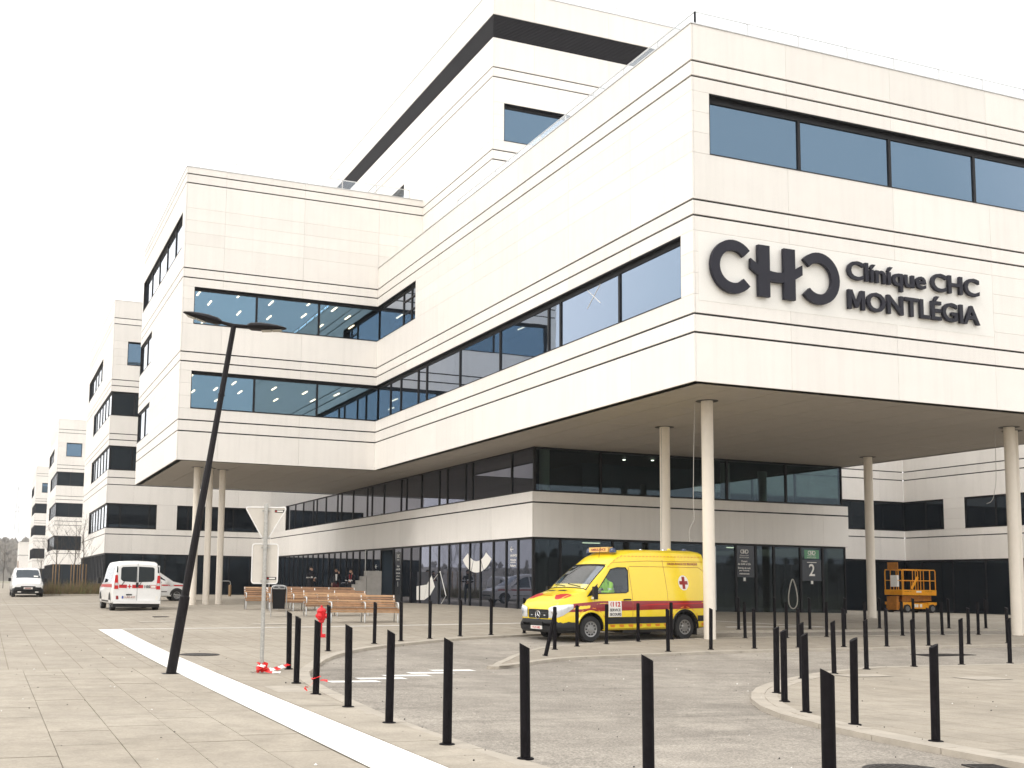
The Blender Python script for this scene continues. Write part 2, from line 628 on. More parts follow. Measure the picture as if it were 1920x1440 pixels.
# ------------------------------------------------------------------ ground, carriageway, pavements
def grid_sheet(name, xs, ys, zf, m):
    v = [(x, y, zf(x, y)) for y in ys for x in xs]
    n = len(xs)
    f = [(j * n + i, j * n + i + 1, (j + 1) * n + i + 1, (j + 1) * n + i) for j in range(len(ys) - 1) for i in range(n - 1)]
    me = bpy.data.meshes.new(name)
    me.from_pydata(v, [], f)
    me.materials.append(MATS[m])
    me.polygons.foreach_set('use_smooth', [True] * len(f))
    return struct(new(name, me))


def spans(lo, a, b, hi, fine, coarse):
    out = []
    x = lo
    while x < hi - 1e-6:
        out.append(x)
        x += fine if a <= x < b else coarse
    return out + [hi]


grid_sheet('ground', spans(-1726, -62, 62, 1740, 15.5, 104), spans(-1630, -46, 264, 1720, 31, 99), lambda x, y: (-.4 if abs(x) < 61 and -45 < y < 250 else g(x, y) - .15), 'fieldground')
grid_sheet('road', spans(-62, -20, 24, 62, 1.5, 6), spans(-46, -20, 8, 30, 1.5, 6), gr, 'asphalt')


def crom(P, step=.5):
    """smooth curve through points, resampled evenly"""
    P = [Vector(p) for p in P]
    Q = [P[0] * 2 - P[1]] + P + [P[-1] * 2 - P[-2]]
    pts = []
    for i in range(1, len(Q) - 2):
        for k in range(12):
            t = k / 12
            a, b, c, d = Q[i - 1], Q[i], Q[i + 1], Q[i + 2]
            pts.append(.5 * ((2 * b) + (c - a) * t + (2 * a - 5 * b + 4 * c - d) * t * t + (3 * b - a - 3 * c + d) * t ** 3))
    pts.append(P[-1])
    out = [pts[0]]
    acc = 0
    for a, b in zip(pts, pts[1:]):
        l = (b - a).length
        while acc + l >= step:
            a = a + (b - a) * ((step - acc) / l)
            l = (b - a).length
            acc = 0
            out.append(a.copy())
        acc += l
    if (out[-1] - pts[-1]).length > .1:
        out.append(pts[-1])
    return out


def sheet(name, loop, m, dz=0., zf=g, fine=1.5, smooth=True):
    """terrain-following pavement filling a closed outline"""
    xs = [p[0] for p in loop]
    ys = [p[1] for p in loop]

    def inside(x, y):
        c = False
        j = len(loop) - 1
        for i in range(len(loop)):
            xi, yi, xj, yj = loop[i][0], loop[i][1], loop[j][0], loop[j][1]
            if (yi > y) != (yj > y) and x < (xj - xi) * (y - yi) / (yj - yi) + xi:
                c = not c
            j = i
        return c
    V = [Vector((p[0], p[1])) for p in loop]
    n = len(V)
    for x in spans(min(xs), -20, 24, max(xs), fine, 8):
        for y in spans(min(ys), -20, 32, max(ys), fine, 8):
            if inside(x + .013, y + .017):
                V.append(Vector((x + .013, y + .017)))
    r = delaunay_2d_cdt(V, [], [list(range(n))], 1, 1e-4)
    me = bpy.data.meshes.new(name)
    me.from_pydata([(p.x, p.y, zf(p.x, p.y) + dz) for p in r[0]], [], [tuple(f) for f in r[2]])
    bm = bmesh.new()
    bm.from_mesh(me)
    for f in bm.faces:
        if f.normal.z < 0:
            f.normal_flip()
    bm.to_mesh(me)
    bm.free()
    me.materials.append(MATS[m])
    if smooth:
        me.polygons.foreach_set('use_smooth', [True] * len(me.polygons))
    return new(name, me)


LEFTK = crom([(-12.2, -46), (-12.2, -25), (-12.2, -18), (-12.17, -15.13), (-12.27, -14.0), (-12.25, -11.38), (-12.11, -9.6), (-11.96, -7.89), (-11.75, -6.38),
              (-11.5, -5.27), (-11.1, -4.2), (-10.7, -3.2), (-10.15, -1.9), (-8.96, .2), (-7.23, 2.08), (-4.88, 3.71), (-2.6, 4.5), (-1.2, 4.78), (1.5, 4.7), (4.9, 4.6), (16, 4.75), (30, 4.8), (60, 4.9)])
MIDLOW = crom([(-7.58, -4.19), (-7.2, -4.05), (-6.2, -3.12), (-4.74, -2.13), (-2.63, -1.6), (.12, -.98), (4, -.85), (10.2, -.68), (30, -.6), (60, -.6)])
MIDUP = crom([(-7.58, -4.19), (-7.45, -3.8), (-6.8, -2.94), (-5.9, -1.58), (-4.59, .06), (-3.46, 1.05), (-1.1, 1.93), (2.0, 2.62), (5, 2.75), (13.85, 2.79), (30, 2.8), (60, 2.8)])
ISLE = crom([(-7.8, -46), (-7.8, -25), (-7.75, -18), (-7.73, -15.95), (-7.69, -14.58), (-7.55, -13.3), (-7.15, -11.75), (-6.4, -10.4), (-5.92, -9.74), (-4.95, -8.65),
             (-3.89, -7.75), (-3.24, -7.26), (-1.92, -6.38), (-1.0, -5.86), (.51, -5.25), (1.6, -5.14), (4.9, -5.15), (20, -5.1), (60, -5.1)])

plaza = struct(sheet('plaza_pavement', [tuple(p) for p in LEFTK] + [(60, 300), (-62, 300), (-62, -46)], 'paving'))
midpave = struct(sheet('lane_pavement', [tuple(p) for p in MIDLOW] + [tuple(p) for p in MIDUP[:0:-1]], 'pavingplain'))
isle = struct(sheet('island_pavement', [tuple(p) for p in ISLE] + [(60, -46)], 'paving'))


def in_view(x, y, z=0, mx=60):
    w = Vector((x, y, z)) - CAM
    k = w.dot(fw)
    if k < 1:
        return None
    u = PPX + FPX * w.dot(rt) / k
    v = PPY - FPX * w.dot(up) / k
    return (u, v, k) if -mx < u < 1920 + mx and v < 1440 + mx * 2 else None


def quad_piece(name, c4, top, depth, m, parent, jit=0.):
    """a flat stone with four plan corners, top following the ground, real sides below"""
    t = [(p[0], p[1], g(p[0], p[1]) + top + jit) for p in c4]
    b = [(p[0], p[1], q[2] - depth) for p, q in zip(c4, t)]
    cx = sum(p[0] for p in t) / 4
    cy = sum(p[1] for p in t) / 4
    cz = t[0][2]
    v = [(p[0] - cx, p[1] - cy, p[2] - cz) for p in t + b]
    me = bpy.data.meshes.new(name)
    me.from_pydata(v, [], [(0, 1, 2, 3), (0, 4, 5, 1), (1, 5, 6, 2), (2, 6, 7, 3), (3, 7, 4, 0), (7, 6, 5, 4)])
    me.materials.append(MATS[m])
    return new(name, me, parent, (cx, cy, cz))


def kerb(line, parent, w=.2, side=1, step=2):
    n = 0
    for i in range(0, len(line) - step, step):
        a, b = line[i], line[i + step]
        if not (in_view(a.x, a.y, .3, 200) or in_view(b.x, b.y, .3, 200)):
            continue
        ta = (line[min(i + 1, len(line) - 1)] - line[max(i - 1, 0)]).normalized()
        tb = (line[min(i + step + 1, len(line) - 1)] - line[i + step - 1]).normalized()
        na, nb = Vector((-ta.y, ta.x)) * side, Vector((-tb.y, tb.x)) * side
        d = (b - a).normalized() * .006
        quad_piece('kerb_stone', [a + d - na * .02, b - d - nb * .02, b - d + nb * w, a + d + na * w], .007 + random.uniform(-.002, .002), .11, 'kerb', parent)
        n += 1
    return n


kerb(LEFTK, plaza, .19, 1)
kerb(MIDLOW, midpave, .15, 1)
kerb(MIDUP, midpave, .12, -1)
kerb(ISLE, isle, .17, -1)
# a second, inner course of channel stones rounds the island's nose
ISLE2 = [p + Vector(((ISLE[min(i + 1, len(ISLE) - 1)] - ISLE[max(i - 1, 0)]).normalized().y, -(ISLE[min(i + 1, len(ISLE) - 1)] - ISLE[max(i - 1, 0)]).normalized().x)) * .20 for i, p in enumerate(ISLE)]
kerb([p for p in ISLE2 if -17 < p.y < -6.2], isle, .16, -1)

# slabs near enough to be told apart
rnd = random.Random(3)
for k in range(-2, 10):
    if k == -1:
        continue
    x1 = -13.64 - .585 * k if k >= 0 else -12.36
    x0 = x1 - .585 if k >= 0 else -12.98
    y = -19.5 + rnd.uniform(0, .9)
    while y < -4.6:
        ln = rnd.choice((.78, .95, .95, 1.12))
        q = in_view((x0 + x1) / 2, y + ln / 2, .28)
        if q and q[2] < 19:
            quad_piece('paving_slab', [(x0 + .004, y + .005), (x1 - .004, y + .005), (x1 - .004, y + ln - .005), (x0 + .004, y + ln - .005)], .008, .03, 'slab', plaza, rnd.uniform(-.003, .0015))
        y += ln

# white band of pale paving and white lines
def strip(name, a, b, w, m, parent=None, dz=.006, zf=g, n=None):
    a, b = Vector(a), Vector(b)
    L_ = (b - a).length
    n = n or max(2, int(L_ / 1.0))
    t = (b - a).normalized()
    nn = Vector((-t.y, t.x)) * w / 2
    v, f = [], []
    for i in range(n + 1):
        p = a + (b - a) * i / n
        for q in (p - nn, p + nn):
            v.append((q.x, q.y, zf(q.x, q.y) + dz))
    for i in range(n):
        f.append((2 * i, 2 * i + 2, 2 * i + 3, 2 * i + 1))
    me = bpy.data.meshes.new(name)
    me.from_pydata(v, [], f)
    me.materials.append(MATS[m])
    bm = bmesh.new(); bm.from_mesh(me)
    for fc in bm.faces:
        fc.normal_update()
        if fc.normal.z < 0:
            fc.normal_flip()
    bm.to_mesh(me); bm.free()
    return new(name, me, parent)


strip('white_band', (-13.31, -22), (-13.35, 8.25), .62, 'whitepaint', plaza, dz=.013, n=40)
strip('white_line', (-13.0, 8.42), (5, 8.1), .14, 'whitepaint', plaza, dz=.006, n=24)
strip('white_line', (5.3, 5.98), (9.0, 5.82), .2, 'whitepaint', plaza, dz=.006)
strip('white_line', (-34, 27), (-9.3, 33.2), .16, 'whitepaint', plaza, dz=.006, n=30)
strip('white_line', (5.6, 9.2), (9.0, 5.85), .16, 'whitepaint', plaza, dz=.0075)
for k in range(5):
    t = (k + .5) / 5
    a = Vector((-11.35, -6.55)).lerp(Vector((-8.15, -4.05)), t)
    d = Vector((.35, -.47))
    strip('give_way_bar', a - Vector((.42, .05)), a + Vector((.42, -.05)), .30, 'whitepaint', bpy.data.objects['road'], dz=.006, zf=gr, n=2)
# lighter patches of newer slabs
for (x, y, w, l) in ((-8.35, 9.9, 1.3, .7), (.8, -7.8, .9, .6), (-1.2, -6.9, 1.0, .5), (-12.55, -8.0, .5, .9), (-11.4, 12, 1.4, .5)):
    par = plaza if x < -7 else isle
    strip('pale_slab', (x - w / 2, y), (x + w / 2, y), l, 'kerb', par, dz=.009, n=2)


def cover(name, x, y, r, zf, label, parent_rect=None):
    b = MB()
    b.lathe([(r, -.03), (r, .004), (r * .94, .006), (r * .93, .002), (0.01, .003)], 28)
    for k in range(-4, 5):
        h = math.sqrt(max(0, (r * .82) ** 2 - (k * r * .18) ** 2))
        b.box((k * r * .18 - .012, -h, .002), (k * r * .18 + .012, h, .007))
    o = b.build(name, 'iron', None, (x, y, zf(x, y) + .004))
    return tag(o, label, 'manhole cover')


cover('manhole_cover', -12.5, -.75, .40, g, 'round iron manhole cover in the paving behind the leaning street lamp')
cover('manhole_cover', -8.9, -15.75, .38, gr, 'round iron manhole cover in the asphalt at the bottom edge of the picture')


def drain(x, y, w, l, rz, label, zf=g, n=9):
    e = empty('drain_grate', (x, y, zf(x, y) + .010), rz, label, 'drain grate')
    MB().box((-w / 2, -l / 2, -.04), (w / 2, l / 2, -.004)).build('pit', 'black', e)
    b = MB()
    b.box((-w / 2, -l / 2, -.02), (w / 2, -l / 2 + .03, .004)).box((-w / 2, l / 2 - .03, -.02), (w / 2, l / 2, .004))
    b.box((-w / 2, -l / 2 + .03, -.02), (-w / 2 + .03, l / 2 - .03, .004)).box((w / 2 - .03, -l / 2 + .03, -.02), (w / 2, l / 2 - .03, .004))
    b.build('frame', 'iron', e)
    for k in range(n):
        xx = -w / 2 + .03 + (w - .06) * (k + .5) / n
        box('bar', (xx - .012, -l / 2 + .03, -.018), (xx + .012, l / 2 - .03, .002), 'iron', e)
    return e


drain(-8.05, -16.0, .75, .32, R(75), 'slotted iron drain grate against the kerb of the right island', gr)
drain(-11.0, 15.0, .5, .5, 0, 'small square drain grate in the plaza left of the litter bin')
drain(5.6, -2.3, 1.6, .6, R(4), 'rusty rectangular drain grate behind the island bollards on the right', gr, 16)

# hills and the winter wood on them, all round the valley
def hill_h(a):
    return 25 + 6 * math.sin(a * 3 + 1.0) + 4 * math.sin(a * 7 + .4) + 2 * math.sin(a * 17)


hv, hf = [], []
NA = 180
rad = [600, 680, 800, 1000, 1300, 1600]
for i in range(NA):
    a = 2 * math.pi * i / NA
    for k, r_ in enumerate(rad):
        h = (0, .35, .75, 1, 1.02, .9)[k] * hill_h(a)
        hv.append((r_ * math.sin(a), 60 + r_ * math.cos(a), h + random.uniform(-.8, .8) - .5))
for i in range(NA):
    j = (i + 1) % NA
    for k in range(len(rad) - 1):
        q = len(rad)
        hf.append((i * q + k, j * q + k, j * q + k + 1, i * q + k + 1))
me = bpy.data.meshes.new('hill')
me.from_pydata(hv, [], hf)
me.materials.append(MATS['hillwood'])
me.polygons.foreach_set('use_smooth', [True] * len(hf))
struct(new('hill', me))
wb_ = MB()
rw = random.Random(11)
for i in range(2600):
    a = rw.uniform(-.35, .35) if i < 1500 else rw.uniform(0, 2 * math.pi)
    r_ = rw.uniform(610, 1000)
    t = min(1, (r_ - 600) / 400)
    base = hill_h(a) * (t ** .7) - 1
    h = rw.uniform(6, 11)
    c = Vector((r_ * math.sin(a), 60 + r_ * math.cos(a), base))
    w = h * rw.uniform(.25, .4)
    k0 = rw.uniform(0, 6)
    v = [c + Vector((0, 0, -.5))]
    for z, rr in ((.3, .6), (.55, 1), (.8, .7)):
        for s_ in range(5):
            th = k0 + s_ * 2 * math.pi / 5
            q = rr * rw.uniform(.6, 1.25)
            v.append(c + Vector((math.cos(th) * w * q, math.sin(th) * w * q, h * z * rw.uniform(.85, 1.12))))
    v.append(c + Vector((0, 0, h)))
    f = [(0, 1 + (s_ + 1) % 5, 1 + s_) for s_ in range(5)]
    for lv in range(2):
        for s_ in range(5):
            p0, p1 = 1 + lv * 5 + s_, 1 + lv * 5 + (s_ + 1) % 5
            f.append((p0, p1, p1 + 5, p0 + 5))
    f += [(11 + s_, 11 + (s_ + 1) % 5, 16) for s_ in range(5)]
    wb_.add(v, f)
wo_ = wb_.build('hillside_wood', 'hillwood')
wo_['kind'] = 'stuff'
tag(wo_, 'bare brown winter wood covering the hazy hillside', 'wood')

# grit and small stones lying about
pb = MB()
rp_ = random.Random(17)
for i in range(420):
    x, y = rp_.uniform(-17.5, 2), rp_.uniform(-18, 6)
    if not in_view(x, y, .3):
        continue
    r_ = rp_.uniform(.004, .013) * (1.6 if rp_.random() < .1 else 1)
    z = g(x, y) + .008
    if -12.2 < x < -7.6 or (x > -7.6 and -5 < y < -1):
        z -= PAVE - .0
    v = [(x + r_ * math.cos(k * 1.57 + i), y + r_ * math.sin(k * 1.57 + i), z + r_ * .3) for k in range(4)] + [(x, y, z + r_ * rp_.uniform(.7, 1.3)), (x, y, z - r_ * .3)]
    pb.add(v, [(0, 1, 4), (1, 2, 4), (2, 3, 4), (3, 0, 4), (1, 0, 5), (2, 1, 5), (3, 2, 5), (0, 3, 5)], 0 if rp_.random() < .75 else 1)
po = pb.build('grit', ['iron', 'whitepaint'])
po['kind'] = 'stuff'
tag(po, 'small dark stones and grit scattered over paving and asphalt', 'grit')


# ------------------------------------------------------------------ the clinic
# levels shared by every wing
ROOF, G1, G2, G3, G4, G5, G6, SOF = 16.669, 15.656, 15.232, 11.878, 11.457, 8.844, 8.354, 7.072
W2A, W2B, W1A, W1B, W0A, W0B = 13.15, 14.83, 9.36, 11.05, 5.36, SOF
TG, BB = 4.952, 3.647
LROOF, GA, GB, W3A, W3B = 20.29, 19.976, 19.557, 16.73, 18.41
WROOF = 21.27
YI, XL, DL = 25.173, 9.129, 14.237
XT, YT = 2.23, 17.264
XC, YC, YK = 2.382, 13.737, 55.127
XE = 17.55
PT = .05          # cladding thickness
REC = .20         # windows lie this far back
GV = .030         # half width of a shadow gap
TH = .0034        # half width of a joint
PANELS = [0]


def lv(*a):
    return [(z, GV) if k else (z, TH) for z, k in a]


def thirds(a, b):
    return [(a, 0), (a + (b - a) / 3, 0), (a + 2 * (b - a) / 3, 0), (b, 0)]


class Acc:
    """backing wall of one building: dark, seen only in the joints and shadow gaps"""

    def __init__(s):
        s.b = MB()


def fbox(face, c, a0, a1, z0, z1, d0, d1):
    """corners of a box on a facade: d0..d1 is the depth behind the face"""
    if face == '-y':
        return (a0, c + d0, z0), (a1, c + d1, z1)
    return (c + d0, a0, z0), (c + d1, a1, z1)


def facade(parent, acc, face, c, a0, a1, levels, joints, wins, far=False, m='panel', backing=True, stuff=None):
    """cladding panels row by row with openings left out; levels = [(z, half gap)] bottom to top"""
    cols = [a0] + [j for j in joints if a0 + .3 < j < a1 - .3] + [a1]
    for (z0, h0), (z1, h1) in zip(levels, levels[1:]):
        ops = sorted([(w[0], w[1]) for w in wins if w[2] < (z0 + z1) / 2 < w[3] and w[1] > a0 and w[0] < a1])
        segs = []
        x = a0
        for o0, o1 in ops:
            if o0 > x:
                segs.append((x, o0))
            x = max(x, o1)
        if x < a1:
            segs.append((x, a1))
        for s0, s1 in segs:
            if backing:
                acc.b.box(*fbox(face, c, max(s0, a0 + (PT + .004 if face == '-x' else 0)), s1, z0, z1, PT, PT + .24))
            cuts = [s0] + [j for j in cols[1:-1] if s0 + .12 < j < s1 - .12] + [s1]
            for p0, p1 in zip(cuts, cuts[1:]):
                lo, hi = fbox(face, c, p0 + TH, p1 - TH, z0 + h0, z1 - h1, 0, PT)
                if stuff is not None:
                    stuff.box(lo, hi)
                else:
                    lo, hi = [Vector(q) - parent.location for q in (lo, hi)]
                    box('cladding_panel', lo, hi, m, parent)
                    PANELS[0] += 1


def window(parent, face, c, a0, a1, z0, z1, mull=(), trans=(), gm='glassblue', lo_trim=True, hi_trim=True, rec=REC, bar=.05, ext=(0, 0), top=.07, name='window', mw=.045, sub=None):
    """recessed opening: black reveal and frame (one part), each pane its own sub-part"""
    b = MB()
    P = parent.location

    def bx(A0, A1, Z0, Z1, D0, D1):
        lo, hi = fbox(face, c, A0, A1, Z0, Z1, D0, D1)
        b.box(Vector(lo) - P, Vector(hi) - P)
    A0, A1 = a0 - ext[0], a1 + ext[1]
    bx(A0, A1, z1 - .03, z1, .012, rec)                       # head
    bx(A0, A1, z0, z0 + .025, -.012, rec)                     # sill
    if lo_trim:
        bx(a0, a0 + .025, z0 + .025, z1 - .03, .012, rec)
    if hi_trim:
        bx(a1 - .025, a1, z0 + .025, z1 - .03, .012, rec)
    fd0, fd1 = rec - .05, rec + .04
    bx(A0, A1, z1 - .03 - top, z1 - .03, fd0, fd1)  # top frame bar, thickened in black to take in the shade under the head
    bx(A0, A1, z0 + .025, z0 + .025 + bar, fd0, fd1)
    bx(A0, A0 + bar, z0 + .025 + bar, z1 - .03 - top, fd0, fd1)
    bx(A1 - bar, A1, z0 + .025 + bar, z1 - .03 - top, fd0, fd1)
    for q in mull:
        bx(q - mw, q + mw, z0 + .025 + bar, z1 - .03 - top, fd0, fd1)
    for (t0, t1, tz) in trans:
        bx(t0, t1, tz - .03, tz + .03, fd0 + .004, fd1 - .004)
    w = b.build(name, 'frame', parent)
    xs = [A0 + bar] + list(mull) + [A1 - bar]
    for i, (p0, p1) in enumerate(zip(xs, xs[1:])):
        q0 = p0 + (mw if i else 0)
        q1 = p1 - (mw if i < len(xs) - 2 else 0)
        if q1 - q0 < .03:
            continue
        lo, hi = fbox(face, c, q0, q1, z0 + .025 + bar, z1 - .03 - top, rec - .01, rec + .012)
        box('pane', Vector(lo) - P, Vector(hi) - P, gm, w)
    return w


clinic = empty('clinic_building', (0, 0, .3), 0, 'white panelled clinic building with black ribbon windows and an overhanging front on round columns', 'building')
CP_ = clinic.location
acc = Acc()
stuffb = MB()
joint_x = [-.0 + 3.07 + 3.65 * k for k in range(6)]
joint_y = [3.0 + 3.65 * k for k in range(14)]
LV_FRONT = lv((SOF, 0), (G6, 1), (G5, 1), *thirds(W1A, W1B), (G4, 1), (G3, 1), *thirds(W2A, W2B), (G2, 1), (G1, 1), (ROOF, 0))
LV_LEFT = lv((SOF, 0), (G6, 1), (G5, 1), *thirds(W1A, W1B), (G4, 1), (G3, 1), *thirds(W2A, W2B), (G2, 1), (G1, 1), *thirds(W3A, W3B), (GB, 1), (GA, 1), (LROOF, 0))

# front block, front face
fw_ = [(.55, 17.0, W2A, W2B)]
facade(clinic, acc, '-y', 0, PT + .004, XE, LV_FRONT, joint_x, fw_)
window(clinic, '-y', 0, .55, 17.0, W2A, W2B, [3.60, 6.80, 10.0, 13.2], bar=.05, top=.16)
# front block, left face; its lower window runs into the inner corner
lw_ = [(.56, YI + 1, W1A, W1B), (20.16, YI + 1, W2A, W2B)]
facade(clinic, acc, '-x', 0, 0, YI, LV_FRONT, joint_y, lw_)
window(clinic, '-x', 0, .56, YI, W1A, W1B, [3.89, 7.47, 8.28, 11.97, 15.61, 19.12, 20.1, 22.23, 23.6], ext=(0, REC), hi_trim=False, top=.13)
window(clinic, '-x', 0, 20.16, YI, W2A, W2B, [21.03, 22.05], ext=(0, REC), hi_trim=False, trans=[(20.2, 22.05, 13.75), (20.2, 22.05, 14.3)], gm='glassblue', top=.13)
# left block
bw_ = [(-8.6, 1, W2A, W2B), (-8.6, 1, W1A, W1B)]
facade(clinic, acc, '-y', YI, -XL + PT + .004, 0, [l for l in LV_LEFT if l[0] <= ROOF - .5] + [(W3A, TH)], [-7.33, -3.65], bw_)
facade(clinic, acc, '-y', YI, -XL + PT + .004, XT, [l for l in LV_LEFT if l[0] >= W3A - .01], [-7.33, -3.65, 0], [])
for z0, z1 in ((W1A, W1B), (W2A, W2B)):
    window(clinic, '-y', YI, -8.6, 0, z0, z1, [-5.74, -2.8], gm='glassroom', ext=(0, REC), hi_trim=False, top=.11)
sw_ = [(25.9, 39.12, W3A, W3B), (34.85, YI + DL, W2A, W2B), (34.75, YI + DL, W1A, W1B)]
facade(clinic, acc, '-x', -XL, YI, YI + DL, LV_LEFT, [YI + 3.65 * k for k in range(1, 4)], sw_)
window(clinic, '-x', -XL, 25.9, 39.12, W3A, W3B, [28.5, 31.2, 33.8, 36.5], rec=.16)
window(clinic, '-x', -XL, 34.85, YI + DL, W2A, W2B, [37.0], rec=.12)
window(clinic, '-x', -XL, 34.75, YI + DL, W1A, W1B, [37.0], rec=.12)
# the tower set back behind
LV_TOW = lv((ROOF - .5, 0), *thirds(W3A, W3B), (GB, 1), (GA, 1), *thirds(20.42, 22.08), (23.173, 1), (23.596, 1), (24.897, 0))
tw_ = [(2.77, 9.2, 20.42, 22.08)]
facade(clinic, acc, '-y', YT, XT + PT + .004, 22, LV_TOW, [4.18 + 3.68 * k for k in range(5)], tw_)
facade(clinic, acc, '-y', YT, XT + PT + .004, 22, lv((25.939, 0), (27.13, 0)), [4.18 + 3.68 * k for k in range(5)], [])
tl_ = [(27.9, 33, 20.42, 22.08)]
facade(clinic, acc, '-x', XT, YT, 48, LV_TOW, [], tl_, stuff=None)
facade(clinic, acc, '-x', XT, YT, 48, lv((25.939, 0), (27.13, 0)), [YT + 4.0 * k for k in range(1, 8)], [])
window(clinic, '-y', YT, 2.77, 9.2, 20.42, 22.08, [6.0], top=.13)
window(clinic, '-x', XT, 27.9, 33, 20.42, 22.08, [30.4], rec=.3)
# louvred plant band round the tower
lb = MB()
nl = 16
for k in range(nl):
    z = 24.897 + (25.939 - 24.897) * (k + .5) / nl
    lb.box(Vector((XT + .02, YT + .02, z - .022)) - CP_, Vector((22, YT + .08, z + .022)) - CP_)
    lb.box(Vector((XT + .02, YT + .08, z - .022)) - CP_, Vector((XT + .08, 48, z + .022)) - CP_)
lo_ = lb.build('louvre_band', 'louvre', clinic)
acc.b.box((XT + .09, YT + .09, 24.897), (22, YT + .4, 25.939))
acc.b.box((XT + .09, YT + .4, 24.897), (XT + .4, 48, 25.939))
# bodies that close the blocks
core = MB()


def wbox(b, lo, hi):
    b.box(Vector(lo) - CP_, Vector(hi) - CP_)


wbox(core, (.3, .3, ROOF - .35), (XE - .05, YI, ROOF - .2))                       # front roof deck
wbox(core, (-XL + .3, YI + .3, LROOF - .35), (XT + .3, YI + DL, LROOF - .2))      # left roof deck
wbox(core, (XT + .3, YT + .3, 26.8), (22, 48, 26.95))                             # tower roof deck
wbox(core, (-XL + .3, YI + DL - .3, SOF), (XT, YI + DL, LROOF - .3))              # back of the left block
wbox(core, (XE - .3, .3, SOF), (XE, YI, ROOF - .2))                               # right end of the front block
wbox(core, (21.7, YT + .3, 15), (22, 48, 26.9))
wbox(core, (XT + .3, 47.7, 15), (21.7, 48, 26.9))
core.build('roof_deck', 'panel', clinic)
cap = MB()
for lo, hi in (((-.02, -.02, ROOF), (XE + .02, .3, ROOF + .035)), ((-.02, .3, ROOF), (.3, YI - .02, ROOF + .035)),
               ((-XL - .02, YI - .02, LROOF), (XT - .02, YI + .3, LROOF + .035)), ((-XL - .02, YI + .3, LROOF), (-XL + .3, YI + DL, LROOF + .035)),
               ((XT - .02, YT - .02, 27.13), (22, YT + .3, 27.165)), ((XT - .02, YT + .3, 27.13), (XT + .3, 48, 27.165))):
    wbox(cap, lo, hi)
cap.build('parapet_coping', 'steel', clinic)
# storey floors and rooms behind the clear panes of the left block
rm = MB()
for z0, z1 in ((W1A, W1B), (W2A, W2B)):
    wbox(rm, (-8.9, YI + .45, z1 + .22), (3.5, 38.9, z1 + .3))
    wbox(rm, (-8.9, YI + .45, z0 - .7), (3.5, 38.9, z0 - .6))
    wbox(rm, (-8.9, 38.5, z0 - .6), (3.5, 38.6, z1 + .22))
    wbox(rm, (3.5, YI - 6, z0 - .7), (3.6, 38.9, z1 + .3))
rm.build('room', 'room', clinic)
rl = random.Random(5)
for z1, spots in ((W2B, [(-8.1, 27.0), (-7.3, 28.6), (-6.3, 26.6), (-5.6, 30), (-6.9, 32.5), (-4.6, 27.4), (-4.0, 30.3), (-2.9, 26.7), (-2.5, 29.2), (-1.5, 27.3), (-1.1, 31), (-.4, 28.6), (-3.3, 34), (.4, 30.5)]),
                  (W1B, [(-8.2, 27.4), (-8.0, 29.4), (-7.4, 31.8), (-6.5, 30.6), (-6.0, 28.6), (-5.2, 31), (-3.9, 29.2), (-3.0, 32.5), (-2.2, 29.7), (-1.2, 31.8), (-.6, 29.5), (-5.8, 34)])):
    for (x, y) in spots:
        box('ceiling_light', Vector((x - .035, y - .42, z1 + .18)) - CP_, Vector((x + .035, y + .42, z1 + .215)) - CP_, 'roomlamp', clinic)

# soffits: panel by panel
so = 0
sb = MB()
wbox(sb, (.06, .06, SOF + .03), (XE, YI + 8, SOF + .12))
wbox(sb, (-XL + .06, YI + .06, SOF + .03), (.05, YI + DL, SOF + .12))
wbox(sb, (.05, YI + 8.002, SOF + .03), (XC + .2, YI + DL, SOF + .12))
soff = sb.build('soffit', 'dark', clinic)
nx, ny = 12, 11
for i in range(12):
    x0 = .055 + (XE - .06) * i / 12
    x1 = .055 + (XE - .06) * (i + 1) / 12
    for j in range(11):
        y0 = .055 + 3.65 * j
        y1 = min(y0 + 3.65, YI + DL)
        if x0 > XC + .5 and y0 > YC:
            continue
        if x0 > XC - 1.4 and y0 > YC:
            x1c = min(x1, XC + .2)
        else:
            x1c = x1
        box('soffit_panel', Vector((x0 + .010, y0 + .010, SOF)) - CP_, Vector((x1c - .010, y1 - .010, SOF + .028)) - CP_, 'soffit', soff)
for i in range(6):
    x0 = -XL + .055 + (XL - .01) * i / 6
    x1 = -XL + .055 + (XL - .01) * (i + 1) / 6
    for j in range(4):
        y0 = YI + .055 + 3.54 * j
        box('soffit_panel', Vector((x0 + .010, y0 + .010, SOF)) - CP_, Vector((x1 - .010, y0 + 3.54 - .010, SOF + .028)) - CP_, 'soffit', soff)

# round columns
for (x, y, r_) in ((2.12, 2.44, .165), (13.58, 2.4, .165), (14.35, 2.95, .165), (15.61, 10.7, .165), (3.97, 7.34, .165), (-7.69, 28.05, .15), (-7.05, 28.3, .15), (-6.38, 28.68, .15)):
    z0 = g(x, y) - .1
    b = MB()
    b.lathe([(r_, 0), (r_, SOF - z0 - .0)], 24)
    col = b.build('column', 'columnpaint', clinic, Vector((x, y, z0)) - CP_, smooth=40)
    k = MB().lathe([(r_ * 1.9, -.006), (r_ * 1.9, -.001)], 24)
    k.build('soffit_hole_shade', 'black', col, (0, 0, SOF - z0))  # flat black disc painted in for the dark hole cut in the soffit
    k = MB().lathe([(r_ * 1.03, 3.1), (r_ * 1.03, 3.115)], 24)
    k.build('joint_ring', 'columnpaint', col, (0, 0, 0), smooth=40)

